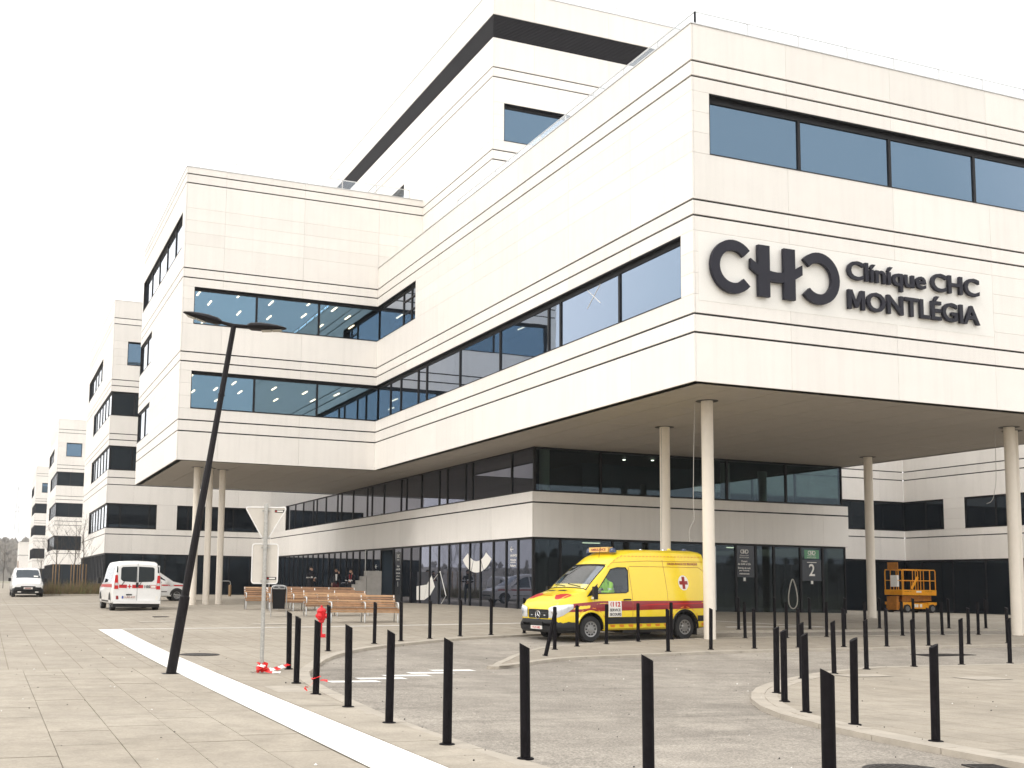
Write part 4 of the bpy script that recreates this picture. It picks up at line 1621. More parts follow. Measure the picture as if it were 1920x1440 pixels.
def rounded(x0, x1, z0, z1, r, n=4):
    out = []
    for cx, cz, a in ((x1 - r, z1 - r, 0), (x0 + r, z1 - r, 90), (x0 + r, z0 + r, 180), (x1 - r, z0 + r, 270)):
        for k in range(n + 1):
            t = R(a + 90 * k / n)
            out.append((cx + r * math.cos(t), cz + r * math.sin(t)))
    return out


# ---- the yellow ambulance
AMB_S = [(0.00, .50, .89, .76, .76, .68, .70, .06), (.04, .40, 1.0, .85, .85, .76, .74, .07), (.14, .33, 1.115, .915, .92, .81, .80, .08), (.40, .30, 1.225, .96, .965, .84, .87, .10),
         (.70, .30, 1.315, .975, .985, .86, .90, .11), (.92, .30, 1.385, .98, .99, .87, .95, .10), (1.15, .30, 1.585, .98, .99, .86, 1.0, .07), (1.40, .30, 1.79, .98, .99, .84, 1.02, .07),
         (1.66, .30, 2.00, .98, .99, .82, 1.02, .09), (1.80, .30, 2.11, .98, .99, .80, 1.02, .14), (2.0, .30, 2.27, .98, .99, .79, 1.02, .18), (2.25, .30, 2.39, .98, .99, .78, 1.02, .20),
         (2.6, .30, 2.45, .98, .99, .78, 1.02, .20), (3.4, .30, 2.47, .98, .99, .78, 1.02, .20), (4.9, .30, 2.46, .98, .99, .78, 1.02, .20), (5.14, .34, 2.43, .96, .97, .77, 1.02, .20), (5.22, .42, 2.33, .92, .93, .74, 1.02, .2)]
AB = Body(AMB_S)
AX0, AY0 = -1.58, 2.66           # near front wheel on the ground
ayaw = R(7.0)                    # tail direction in plan
# local x runs to the tail, local y to the right-hand side: the left side (-y) faces the camera
ca, sa = math.cos(ayaw), math.sin(ayaw)
lx, ly = 1.0, .86                # near front wheel in local coordinates
ox = AX0 - lx * ca - ly * sa
oy = AY0 - lx * sa + ly * ca
amb = empty('ambulance', (0, 0, 0), 0, 'yellow ambulance with a dark red stripe parked by the front white column', 'ambulance')
slope = (gr(AX0 + 3.2, AY0 + .4) - gr(AX0, AY0)) / 3.25
amb.location = (ox, oy, gr(AX0, AY0) - slope)
amb.rotation_euler = (0, -math.atan(slope), ayaw)


def mirror_fix(root):
    pass


def boolean_cut(o, cutters, m):
    """carve cutters out of o for good"""
    dg = bpy.context.evaluated_depsgraph_get()
    for c in cutters:
        md = o.modifiers.new('cut', 'BOOLEAN')
        md.operation = 'DIFFERENCE'
        md.solver = 'EXACT'
        md.object = c
        md.material_mode = 'TRANSFER'
    dg = bpy.context.evaluated_depsgraph_get()
    dg.update()
    me = bpy.data.meshes.new_from_object(o.evaluated_get(dg))
    o.modifiers.clear()
    if len(me.polygons) > 50:
        o.data = me
        me.polygons.foreach_set('use_smooth', [True] * len(me.polygons))
        me.set_sharp_from_angle(angle=R(32))
    for c in cutters:
        bpy.data.objects.remove(c)


bb = AB.shell()
abody = bb.build('body', 'vanyellow', None, smooth=32)
DW = [(1.20, 1.28), (1.80, 1.93), (2.02, 1.98), (2.30, 1.98), (2.36, 1.9), (2.30, 1.34), (2.22, 1.30)]     # front door window
cut = []
cb = MB()
cb.prism([(x, z) for x, z in DW], 2.6, Matrix(((1, 0, 0, 0), (0, 0, -1, 1.3), (0, 1, 0, 0), (0, 0, 0, 1))))
cut.append(cb.build('cutter', 'cabindark'))
cb = MB()
ws = [(.99, -.80), (1.64, -.70), (1.64, .70), (.99, .80)]
vv = [(x, y, AB.top(x, y) + .2) for x, y in ws] + [(x + .55, y * .98, AB.top(x, y) - .42) for x, y in ws]
cb.add(vv, [(0, 1, 2, 3), (7, 6, 5, 4), (0, 4, 5, 1), (1, 5, 6, 2), (2, 6, 7, 3), (3, 7, 4, 0)])
cut.append(cb.build('cutter', 'cabindark'))
for wx in (1.0, 4.25):
    for sg_ in (-1, 1):
        cb = MB().lathe([(.43, -.2), (.43, .2)], 28, M=Matrix.Translation((wx, sg_ * .9, .36)), ax='y')
        cut.append(cb.build('cutter', 'rubber'))
boolean_cut(abody, cut, 'cabindark')
abody.parent = amb
for wx in (1.0, 4.25):
    for sg_ in (-1, 1):
        wheel(amb, wx, sg_ * .855, .345, .235, sg_, 10)
# glazing
side_patch(AB, 'door_window', [(x, z) for x, z in DW], 'glasscar', amb, -.006)
side_patch(AB, 'door_window', [(x, z) for x, z in DW], 'glasscar', amb, -.006, -1)
top_patch(AB, 'windscreen', [(-.83, .955), (-.72, 1.67), (.72, 1.67), (.83, .955)], 'glasscar', amb, .002)
for sg_ in (-1, 1):
    fr = MB()
    lp = dens(DW, .1) + [DW[0]]
    fr.tube([(x, sg_ * (AB.side(x, z) + .002), z) for x, z in lp], .013, 5)
    fr.build('window_trim', 'plasticblack', amb)
    side_patch(AB, 'quarter_trim', [(.93, 1.20), (1.19, 1.26), (1.32, 1.55), (1.14, 1.42)], 'plasticblack', amb, .006, sg_)
tr = MB()
lp = dens([(-.84, .945), (-.73, 1.68), (.73, 1.68), (.84, .945)], .1)
tr.tube([(x, y, AB.top(x, y) + .004) for y, x in lp + lp[:1]], .014, 5)
tr.build('windscreen_trim', 'plasticblack', amb)
b = MB()
b.tube([(.98, -.55, AB.top(.98, -.55) + .015), (1.05, .1, AB.top(1.05, .1) + .015)], .01, 4)
b.tube([(.98, .15, AB.top(.98, .15) + .015), (1.05, .70, AB.top(1.05, .7) + .015)], .01, 4)
b.build('wiper', 'plasticblack', amb)
b = MB()
b.box((1.05, -.85, 1.02), (1.5, .85, 1.12))
b.build('dashboard', 'plasticblack', amb)
for yy in (-.62, -.1):
    top_patch(AB, 'bonnet_vent', [(yy + .38, .70), (yy + .38, .78), (yy + .72, .78), (yy + .72, .70)], 'black', amb, .006)
top_patch(AB, 'bonnet_flash', [(.62, .10), (.80, .30), (.83, .56), (.50, .50), (.30, .36), (.42, .24)], 'red', amb, .006)
top_patch(AB, 'bonnet_flash', [(-.62, .10), (-.80, .30), (-.83, .56), (-.50, .50), (-.30, .36), (-.42, .24)], 'red', amb, .006)
flat_text('AMBULANCE', .42, .05, 'orange', (0, -1, 0), (1, 0, .32), (.30, .26, 1.225), amb, bold=.01)
# nose
b = MB()
gr_ = rounded(-.47, .47, .62, .86, .05)
b.prism(gr_, .05, Matrix(((0, 0, -1, .045), (1, 0, 0, 0), (0, 1, 0, 0), (0, 0, 0, 1))))
grille = b.build('grille', 'plasticblack', amb)
for z in (.65, .71, .77):
    box('slat', (-.018, -.44, z - .012), (-.005, .44, z + .012), 'cabindark', grille)
for yy in (-.3, .3):
    box('flasher', (-.024, yy - .03, .69), (-.006, yy + .03, .72), 'lens', amb)
b = MB()
NR = 24
b.tube([(-.03, .105 * math.cos(2 * math.pi * k / NR), .71 + .105 * math.sin(2 * math.pi * k / NR)) for k in range(NR + 1)], .011, 5)
for k in range(3):
    a = R(90 + 120 * k)
    b.tube([(-.03, 0, .71), (-.03, .1 * math.cos(a), .71 + .1 * math.sin(a))], [.018, .006], 5)
b.build('star_emblem', 'chrome', amb)


def lens_quad(c4, bulge, name, m, parent, n=6):
    """lamp lens: a bulged four-cornered surface"""
    c4 = [Vector(p) for p in c4]
    nrm = (c4[1] - c4[0]).cross(c4[3] - c4[0]).normalized()
    if nrm.dot(sum(c4, Vector()) / 4 - Vector((1.0, 0, .5))) < 0:
        nrm = -nrm
    v, f = [], []
    for j in range(n + 1):
        for i in range(n + 1):
            u, w = i / n, j / n
            p = (c4[0] * (1 - u) + c4[1] * u) * (1 - w) + (c4[3] * (1 - u) + c4[2] * u) * w
            v.append(p + nrm * bulge * math.sin(math.pi * u) ** .6 * math.sin(math.pi * w) ** .6)
    for j in range(n):
        for i in range(n):
            a = j * (n + 1) + i
            f.append((a, a + 1, a + n + 2, a + n + 1))
    b = MB().add(v, f)
    return b.build(name, m, parent, smooth=60)


for sg_ in (-1, 1):
    cols = [(-.022, .50, .645, .90), (-.020, .64, .64, .945), (-.008, .76, .645, .965), (.035, .862, .665, .975), (.13, .935, .71, .985), (.27, .962, .79, 1.0), (.44, .985, .90, 1.0)]
    b = MB()
    v, f = [], []
    nr = 5
    for i, (x_, y_, z0_, z1_) in enumerate(cols):
        for j in range(nr + 1):
            t_ = j / nr
            bl = .02 * math.sin(math.pi * t_) * math.sin(math.pi * (i + .4) / (len(cols) - .2))
            v.append((x_ - bl, sg_ * (y_ + bl * .6), z0_ + (z1_ - z0_) * t_))
    for i in range(len(cols) - 1):
        for j in range(nr):
            k_ = i * (nr + 1) + j
            f.append((k_, k_ + nr + 1, k_ + nr + 2, k_ + 1))
    hl = b.add(v, f).build('headlight', 'lens', amb, smooth=60)
    c = Vector((.03, sg_ * .74, .80))
    b = MB().lathe([(.075, 0), (.085, .012), (.06, .02)], 14, M=Matrix.Translation(c + Vector((-.055, sg_ * .02, .0))) @ Matrix.Rotation(R(-90), 4, 'Y') @ Matrix.Rotation(sg_ * R(-30), 4, 'X'))
    b.build('reflector', 'chrome', hl, smooth=40)
BUM = Body([(-.06, .36, .56, .66, .66, .60, .46, .05), (-.03, .28, .60, .84, .84, .76, .46, .05), (.08, .25, .61, .93, .93, .86, .46, .05), (.3, .25, .62, .985, .985, .93, .46, .04), (.56, .25, .62, 1.0, 1.0, .95, .46, .04)], 0)
bum = BUM.shell().build('front_bumper', 'plasticblack', amb, smooth=40)
b = MB().box((-.075, -.28, .44), (-.055, .28, .54))
b.build('lower_grille', 'black', bum)
box('number_plate', (-.085, -.26, .335), (-.062, .26, .425), 'numberplate', amb)
flat_text('1YUV-082', .40, .06, 'red', (0, -1, 0), (0, 0, 1), (-.0865, .2, .35), amb, bold=.01)
for k in range(9):
    yy = -.55 + .1375 * k
    box('reflector_dash', (-.012 + abs(yy) * .05, yy - .04, .572), (.004 + abs(yy) * .05, yy + .04, .595), 'orange', amb)
# left flank (towards the plaza) and right flank
for sg_ in (1, -1):
    side_patch(AB, 'red_stripe', [(.22, .88), (.30, .80), (5.12, .86), (5.12, 1.07), (3.0, 1.08), (1.3, 1.08), (.5, 1.02)], 'vanred', amb, .004, sg_)
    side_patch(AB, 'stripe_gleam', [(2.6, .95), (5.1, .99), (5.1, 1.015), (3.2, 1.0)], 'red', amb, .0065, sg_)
    side_patch(AB, 'rub_strip', [(1.46, .47), (3.80, .47), (3.80, .65), (1.46, .65)], 'plasticblack', amb, .018, sg_)
    side_patch(AB, 'rub_strip', [(4.70, .50), (5.16, .50), (5.16, .66), (4.70, .66)], 'plasticblack', amb, .018, sg_)
    for k in range(8):
        x0 = 1.62 + .31 * k
        if x0 > 3.6:
            continue
        side_patch(AB, 'orange_block', [(x0 + .09, .325), (x0 + .27, .325), (x0 + .18, .45), (x0, .45)], 'orange', amb, .006, sg_)
    side_patch(AB, 'orange_block', [(4.86, .37), (5.0, .37), (4.96, .45), (4.84, .45)], 'orange', amb, .006, sg_)
    for a0 in range(6):
        a = R(35 + 22 * a0)
        for wx in (1.0, 4.25):
            c_ = Vector((wx + .54 * math.cos(a), .36 + .54 * math.sin(a)))
            t_ = Vector((-math.sin(a), math.cos(a))) * .055
            n_ = Vector((math.cos(a), math.sin(a))) * .010
            side_patch(AB, 'arch_dash', [tuple(c_ - t_ - n_), tuple(c_ + t_ - n_), tuple(c_ + t_ + n_), tuple(c_ - t_ + n_)], 'orange', amb, .006, sg_, step=.3)
    for wx in (1.0, 4.25):
        ar = MB()
        pts = [(wx + .455 * math.cos(R(a)), sg_ * (.99), .36 + .455 * math.sin(R(a))) for a in range(-8, 189, 14)]
        ar.tube(pts, .03, 5)
        ar.build('wheel_arch', 'plasticblack' if wx > 4 else 'vanyellow', amb, smooth=50)
    # door seams and handle
    for pl in ([(1.18, 1.26), (1.12, .95), (1.30, .70), (1.46, .45)], [(2.40, 2.0), (2.42, 1.3), (2.40, .36)], [(3.62, 2.2), (3.66, 1.3), (3.64, .66)], [(2.44, 2.02), (4.9, 2.0), (5.08, 1.9), (5.12, 1.3)], [(1.9, 2.12), (3.0, 2.17), (5.1, 2.16)]):
        sm = MB()
        P_ = dens(pl, .1)[:-1]
        ci = [p for p in P_ if True]
        n0 = len(pl)
        seq = []
        for a, b2 in zip(pl, pl[1:]):
            k = max(2, int((Vector(b2) - Vector(a)).length / .12))
            seq += [(a[0] + (b2[0] - a[0]) * j / k, a[1] + (b2[1] - a[1]) * j / k) for j in range(k)]
        seq.append(pl[-1])
        sm.tube([(x, sg_ * (AB.side(x, z) + .001), z) for x, z in seq], .0065, 4)
        sm.build('panel_seam', 'liftshade', amb)
    hd = MB()
    hd.tube([(2.10, sg_ * (AB.side(2.1, 1.10) + .02), 1.11), (2.2, sg_ * (AB.side(2.2, 1.1) + .045), 1.12), (2.34, sg_ * (AB.side(2.34, 1.1) + .02), 1.115)], .02, 6)
    hd.build('door_handle', 'plasticblack', amb, smooth=60)
    # white notice on the door and red cross
    side_patch(AB, 'door_notice', [(1.58, .66), (2.02, .66), (2.02, 1.08), (1.58, 1.08)], 'decal', amb, .010, sg_)
    xd = (1, 0, 0) if sg_ < 0 else (-1, 0, 0)
    xo = 1.62 if sg_ < 0 else 1.98
    yo = sg_ * (AB.side(1.8, .9) + .014)
    flat_text('112', .26, .13, 'red', xd, (0, 0, 1), (xo + (.10 if sg_ < 0 else -.10), yo, .93), amb, bold=.03)
    flat_text('(', .05, .13, 'red', xd, (0, 0, 1), (xo + (.02 if sg_ < 0 else -.02), yo, .93), amb, bold=.02)
    flat_text('SERVICE', .36, .075, 'navy', xd, (0, 0, 1), (xo, yo, .805), amb, bold=.02)
    flat_text('SECOURS', .38, .075, 'navy', xd, (0, 0, 1), (xo, yo, .69), amb, bold=.02)
    disc = [(4.28 + .185 * math.cos(R(a)), 1.57 + .21 * math.sin(R(a))) for a in range(0, 360, 15)]
    side_patch(AB, 'cross_disc', disc, 'decal', amb, .006, sg_)
    cr_ = [(-.05, -.17), (.05, -.17), (.05, -.05), (.15, -.05), (.15, .05), (.05, .05), (.05, .17), (-.05, .17), (-.05, .05), (-.15, .05), (-.15, -.05), (-.05, -.05)]
    side_patch(AB, 'red_cross', [(4.28 + p[0], 1.57 + p[1]) for p in cr_], 'vanred', amb, .010, sg_, step=.06)
    yo2 = sg_ * (AB.side(4.3, 2.055) + .012)
    s0_, s1_ = AB.side(4.3, 2.05), AB.side(4.3, 2.14)
    yd = Vector((0, sg_ * (s1_ - s0_), .09)).normalized()
    tx = flat_text('CROIX-ROUGE DE BELGIQUE', 1.1, .075, 'vanred', xd, tuple(yd), (3.78 if sg_ < 0 else 4.88, yo2, 2.055), amb, bold=.015)
    for k in range(22):
        x0 = 2.32 + .125 * k
        side_patch(AB, 'roof_dash', [(x0, 2.285), (x0 + .07, 2.285), (x0 + .07, 2.305), (x0, 2.305)], 'orange', amb, .006, sg_, step=.3)
    for (x0, z0) in ((1.72, 1.98), (1.82, 2.06), (1.94, 2.14), (2.07, 2.21), (2.2, 2.26)):
        side_patch(AB, 'roof_dash', [(x0, z0), (x0 + .075, z0 + .045), (x0 + .07, z0 + .065), (x0 - .005, z0 + .02)], 'orange', amb, .006, sg_, step=.3)
    # mirror
    b = MB()
    b.box((-.08, -.045, -.17), (.04, .05, .17))
    mr = b.build('mirror', 'plasticblack', amb, (1.10, sg_ * 1.08, 1.30))
    b = MB().tube([(1.10, sg_ * .92, 1.18), (1.08, sg_ * 1.08, 1.18)], .03, 6)
    b.build('mirror_arm', 'plasticblack', amb)
    box('repeater', (-.112, -.04, -.16), (-.10, .05, -.10), 'lens', mr)
# warning lights
b = MB()
b.box((2.02, -.42, 2.42), (2.20, .42, 2.55))
bar = b.build('roof_sign', 'amberlight', amb)
flat_text('AMBULANCE', .66, .07, 'vanred', (0, -1, 0), (0, 0, 1), (2.018, .33, 2.45), amb, bold=.02)
for yy in (-.52, .52):
    b = MB().lathe([(.10, 0), (.10, .03), (.085, .10), (.05, .13), (.01, .135)], 16)
    b.build('beacon', 'bluelens', amb, (2.12, yy, 2.40), smooth=40)
for (x, y, h, m_) in ((3.6, .2, .05, 'plasticblack'), (3.9, .45, .09, 'chrome'), (4.7, .4, .09, 'chrome'), (4.95, -.2, .10, 'bluelens'), (5.02, .52, .13, 'vanyellow')):
    b = MB().lathe([(.07, -.06), (.07, h * .5), (.05, h), (.01, h)], 12)
    b.build('roof_fitting', m_, amb, (x, y, 2.44), smooth=40)
b = MB().tube([(1.95, -.1, 2.22), (2.02, -.1, 2.55)], .006, 4)
b.build('aerial', 'plasticblack', amb)
for sg_ in (-1, 1):
    box('rear_mudflap', (4.68, sg_ * .86 - .1, .12), (4.70, sg_ * .86 + .1, .45), 'rubber', amb)
box('step', (2.2, -.8, .22), (4.0, .8, .30), 'black', amb)


# ---- simple van shells for the parked vehicles further off
def van(name, label, st, loc, rz, wheels, r, body='vanwhite', crown=.03):
    e = empty(name, loc, rz, label, 'van' if 'car' not in name else 'car')
    B = Body(st, crown)
    B.shell().build('body', body, e, smooth=34)
    for x, y in wheels:
        wheel(e, x, y, r, .2, 1 if y > 0 else -1, 5)
        sg_ = 1 if y > 0 else -1
        arc = [(x + (r + .07) * math.cos(R(a)), r + (r + .07) * math.sin(R(a))) for a in range(-12, 193, 17)]
        side_patch(B, 'wheel_arch', arc, 'rubber', e, .004, sg_)  # flat dark patch standing in for the shaded hollow behind the wheel
    return e, B


# small red-crossed minibus seen from behind
TS = [(0, .42, .78, .70, .70, .62, .6, .05), (.1, .3, .95, .88, .88, .78, .75, .07), (.5, .26, 1.06, .94, .95, .84, .85, .08), (.95, .26, 1.18, .95, .955, .86, .95, .08), (1.75, .26, 1.82, .95, .955, .80, 1.0, .09),
      (2.2, .26, 1.93, .95, .955, .80, 1.05, .12), (4.4, .26, 1.94, .95, .955, .80, 1.05, .13), (4.68, .30, 1.90, .94, .945, .79, 1.05, .14), (4.78, .42, 1.80, .90, .91, .76, 1.05, .14)]
tra, TB = van('minibus', 'white minibus with red stripe and number 105 seen from behind, beside the lamp post', TS, (-11.13, 25.95, .60), R(-89), [(.95, .83), (.95, -.83), (4.02, .83), (4.02, -.83)], .33)
REAR = lambda x_off: (lambda y, z: (4.78 + x_off, y, z))


def rear_patch(e, name, poly, m, f, step=.15):
    return patch(poly, f, step).build(name, m, e, smooth=50)


rp = REAR(.006)
for sg_ in (-1, 1):
    wp = [(sg_ * .03, 1.13), (sg_ * .56, 1.16), (sg_ * .64, 1.24), (sg_ * .64, 1.66), (sg_ * .58, 1.72), (sg_ * .03, 1.74)]
    rear_patch(tra, 'rear_window', wp, 'glasscardark', rp)
    lp_ = [(sg_ * .72, .86), (sg_ * .88, .86), (sg_ * .86, 1.40), (sg_ * .76, 1.40)]
    rear_patch(tra, 'tail_light', lp_, 'redlamp', REAR(.012))
    rear_patch(tra, 'tail_light_lens', [(sg_ * .74, 1.0), (sg_ * .86, 1.0), (sg_ * .85, 1.1), (sg_ * .75, 1.1)], 'lens', REAR(.017))
    rear_patch(tra, 'corner_glass', [(sg_ * .76, 1.5), (sg_ * .82, 1.5), (sg_ * .80, 1.74), (sg_ * .76, 1.76)], 'glasscardark', REAR(.010))
    b = MB().tube([(4.79, sg_ * .05 + .5 * (sg_ < 0) * 0 + (.1 if sg_ > 0 else -.45), 1.15), (4.80, sg_ * .05 + (.02 if sg_ > 0 else -.56), 1.0)], .014, 5)
    b.build('wiper', 'plasticblack', tra)
    rear_patch(tra, 'reflector', [(sg_ * .70, .46), (sg_ * .80, .46), (sg_ * .80, .60), (sg_ * .72, .60)], 'vanred' if sg_ < 0 else 'decal', REAR(.01))
    side_patch(TB, 'side_window', [(1.30, 1.10), (1.95, 1.72), (4.45, 1.74), (4.45, 1.14)], 'glasscardark', tra, .004, sg_)
    side_patch(TB, 'red_stripe', [(.3, .92), (4.6, .92), (4.6, 1.05), (.3, 1.02)], 'red', tra, .006, sg_)
    b = MB().box((-.08, -.07, -.12), (.08, .07, .12))
    b.build('mirror', 'plasticblack', tra, (1.35, sg_ * 1.06, 1.18))
    side_patch(TB, 'sill', [(1.3, .28), (3.6, .28), (3.6, .40), (1.3, .40)], 'plasticblack', tra, .008, sg_)
for y0, y1 in ((-.70, -.40), (-.20, .02), (.04, .22)):
    rear_patch(tra, 'red_stripe', [(y0, .90), (y1, .90), (y1, 1.03), (y0, 1.03)], 'red', REAR(.008))
rear_patch(tra, 'stripe_box', [(.50, .90), (.72, .90), (.72, 1.03), (.50, 1.03)], 'red', REAR(.008))
rear_patch(tra, 'stripe_box', [(.52, .92), (.70, .92), (.70, 1.01), (.52, 1.01)], 'decal', REAR(.012))
cr2 = [(-.02, -.075), (.02, -.075), (.02, -.02), (.075, -.02), (.075, .02), (.02, .02), (.02, .075), (-.02, .075), (-.02, .02), (-.075, .02), (-.075, -.02), (-.02, -.02)]
rear_patch(tra, 'red_cross', [(-.30 + p[0], .965 + p[1]) for p in cr2], 'red', REAR(.009))
flat_text('105', .22, .12, 'black', (0, 1, 0), (0, 0, 1), (4.792, .27, .905), tra, bold=.03)
b = MB().box((4.775, -.06, .93), (4.80, .04, 1.12)); b.build('rear_handle', 'black', tra)
b = MB().box((4.77, -.012, .42), (4.786, -.002, 1.9)); b.build('door_gap', 'plasticblack', tra)
b = MB().box((4.66, -.90, .30), (4.84, .90, .42)); b.build('rear_bumper', 'vanwhite', tra)
box('number_plate', (4.785, -.58, .49), (4.797, -.06, .60), 'numberplate', tra)
box('plate_band', (4.786, -.58, .495), (4.7985, -.52, .595), 'plateblue', tra)
flat_text('1-LAK-637', .42, .07, 'vanred', (0, 1, 0), (0, 0, 1), (4.799, -.50, .515), tra, bold=.01)
box('plate_lamp', (4.78, -.42, .62), (4.80, -.2, .67), 'black', tra)
box('brake_light', (4.70, -.08, 1.83), (4.735, .06, 1.87), 'redlamp', tra)
box('open_door', (2.35, .97, .32), (2.42, 1.22, 1.82), 'vanwhite', tra)
b = MB().box((4.3, -.9, .16), (4.62, .9, .3)); b.build('underbody', 'black', tra)

# white estate car with a red stripe, nose to the right
CS = [(0, .38, .60, .60, .60, .52, .5, .04), (.08, .26, .74, .80, .80, .70, .6, .06), (.5, .22, .90, .88, .89, .76, .7, .07), (1.05, .22, 1.02, .89, .895, .78, .8, .07), (1.95, .22, 1.62, .89, .895, .66, .88, .08), (2.4, .22, 1.76, .89, .895, .64, .9, .1),
      (4.1, .22, 1.76, .89, .895, .64, .9, .1), (4.36, .3, 1.66, .87, .875, .62, .9, .1), (4.42, .4, 1.3, .84, .84, .66, .8, .1)]
car, CB = van('estate_car', 'white car with a thin red stripe, half hidden behind the minibus and the lamp post', CS, (-6.22, 37.2, .75), R(180), [(.88, .80), (.88, -.80), (3.6, .80), (3.6, -.80)], .31)
for sg_ in (-1, 1):
    side_patch(CB, 'side_window', [(1.30, .96), (1.98, 1.46), (2.35, 1.60), (2.55, 1.62), (2.55, .98)], 'glasscardark', car, .004, sg_)
    side_patch(CB, 'side_window', [(2.65, .98), (2.65, 1.62), (3.8, 1.60), (3.9, 1.0)], 'glasscardark', car, .004, sg_)
    side_patch(CB, 'red_stripe', [(.5, .78), (4.3, .82), (4.3, .90), (.5, .85)], 'red', car, .005, sg_)
    side_patch(CB, 'rub_strip', [(1.4, .47), (2.5, .47), (2.5, .51), (1.4, .51)], 'plasticblack', car, .01, sg_)
    side_patch(CB, 'sill', [(1.3, .24), (3.2, .24), (3.2, .30), (1.3, .30)], 'plasticblack', car, .008, sg_)
    b = MB().box((-.07, -.06, -.07), (.07, .06, .07)); b.build('mirror', 'vanwhite', car, (1.45, sg_ * .98, 1.03))
    hlq = [(.10, sg_ * .55, .62), (.22, sg_ * .82, .62), (.50, sg_ * .84, .80), (.22, sg_ * .6, .76)]
    lens_quad(hlq if sg_ < 0 else [hlq[0], hlq[3], hlq[2], hlq[1]], .02, 'headlight', 'lens', car)
    b = MB()
    b.tube([(2.6, sg_ * (CB.side(2.6, 1.6) + .003), 1.62), (2.6, sg_ * (CB.side(2.6, .9) + .003), .9), (2.58, sg_ * (CB.side(2.6, .3) + .003), .3)], .006, 4)
    b.build('door_seam', 'plasticblack', car)
top_patch(CB, 'windscreen', [(-.66, 1.08), (-.56, 1.93), (.56, 1.93), (.66, 1.08)], 'glasscardark', car, .004)
strip = side_patch(CB, 'notice', [(1.55, .72), (1.85, .72), (1.85, .94), (1.55, .94)], 'decal', car, .008, 1)

# white delivery van facing us down the street
PS = [(0, .42, .66, .60, .60, .52, .54, .04), (.06, .30, .84, .80, .80, .70, .66, .06), (.3, .24, .96, .87, .88, .76, .76, .07), (.85, .24, 1.12, .89, .895, .80, .9, .07), (1.55, .24, 1.66, .89, .895, .72, .95, .09), (1.9, .24, 1.76, .89, .895, .72, .95, .1),
      (4.1, .24, 1.78, .89, .895, .72, .95, .1), (4.3, .32, 1.7, .87, .87, .7, .95, .1)]
par, PB = van('delivery_van', 'white delivery van with a black bumper facing us down the left side of the street', PS, (-14.13, 48.2, .69), R(91), [(.85, .80), (.85, -.80), (3.55, .80), (3.55, -.80)], .31)
top_patch(PB, 'windscreen', [(-.76, .90), (-.62, 1.56), (.62, 1.56), (.76, .90)], 'glasscardark', par, .004)
top_patch(PB, 'paper', [(-.60, .98), (-.60, 1.08), (-.35, 1.08), (-.35, .98)], 'decal', par, .008)
PBUM = Body([(-.05, .30, .58, .64, .64, .58, .42, .05), (0, .22, .62, .84, .84, .76, .42, .05), (.2, .2, .62, .90, .90, .84, .42, .05), (.45, .2, .62, .91, .91, .87, .42, .04)], 0)
PBUM.shell().build('front_bumper', 'plasticblack', par, smooth=40)
box('grille', (-.03, -.42, .62), (.03, .42, .68), 'black', par)
box('number_plate', (-.07, -.26, .50), (-.052, .26, .61), 'numberplate', par)
box('plate_text', (-.0715, -.16, .53), (-.0705, .2, .58), 'vanred', par)
for sg_ in (-1, 1):
    hlq = [(.03, sg_ * .50, .74), (.14, sg_ * .82, .76), (.42, sg_ * .84, .92), (.16, sg_ * .6, .86)]
    lens_quad(hlq if sg_ < 0 else [hlq[0], hlq[3], hlq[2], hlq[1]], .02, 'headlight', 'lens', par)
    box('fog_lamp', (-.06, sg_ * .5 - .1, .30), (-.03, sg_ * .5 + .1, .36), 'decal', par)
    b = MB().box((-.07, -.08, -.10), (.07, .08, .10)); b.build('mirror', 'plasticblack', par, (1.0, sg_ * 1.03, 1.06))
    side_patch(PB, 'side_window', [(1.02, 1.02), (1.62, 1.55), (2.05, 1.60), (2.05, 1.02)], 'glasscardark', par, .004, sg_)
    side_patch(PB, 'sill', [(1.25, .26), (3.2, .26), (3.2, .44), (1.25, .44)], 'plasticblack', par, .01, sg_)
b = MB().tube([(1.9, -.6, 1.80), (4.0, -.6, 1.82)], .025, 5).tube([(1.9, .6, 1.80), (4.0, .6, 1.82)], .025, 5)
b.build('roof_rail', 'vanwhite', par)



# ------------------------------------------------------------------ bollards
def bollard_mesh():
    b = MB()
    r, n = .045, 18
    v, f = [], []
    for z in (0, None):
        for k in range(n):
            a = 2 * math.pi * k / n
            x, y = r * math.cos(a), r * math.sin(a)
            v.append((x, y, 0 if z == 0 else .985 - .55 * x))
    for k in range(n):
        j = (k + 1) % n
        f.append((k, j, j + n, k + n))
    f.append(tuple(range(n, 2 * n)))
    b.add(v, f)
    return b.mesh('post', 'bollard', smooth=40)


BM_ = bollard_mesh()
BF_ = MB().lathe([(.075, 0), (.075, .012), (.068, .016), (.046, .017)], 20).mesh('base_plate', 'bollard', smooth=40)
ORD = ['first', 'second', 'third', 'fourth', 'fifth', 'sixth', 'seventh', 'eighth', 'ninth', 'tenth', 'eleventh', 'twelfth']


def bollard(x, y, label, group, turn=0., lean=(0, 0), z=None):
    e = empty('bollard', (x, y, g(x, y) if z is None else z), 0, label, 'bollard', group)
    e.rotation_euler = (lean[0], lean[1], turn)
    new('post', BM_, e)
    new('base_plate', BF_, e)
    return e


rb = random.Random(2)


def row(pts, fmt, group, turn):
    for i, (x, y) in enumerate(pts):
        bollard(x, y, fmt.format(ORD[i]), group, turn + rb.uniform(-.12, .12), (rb.uniform(-.014, .014), rb.uniform(-.014, .014)))


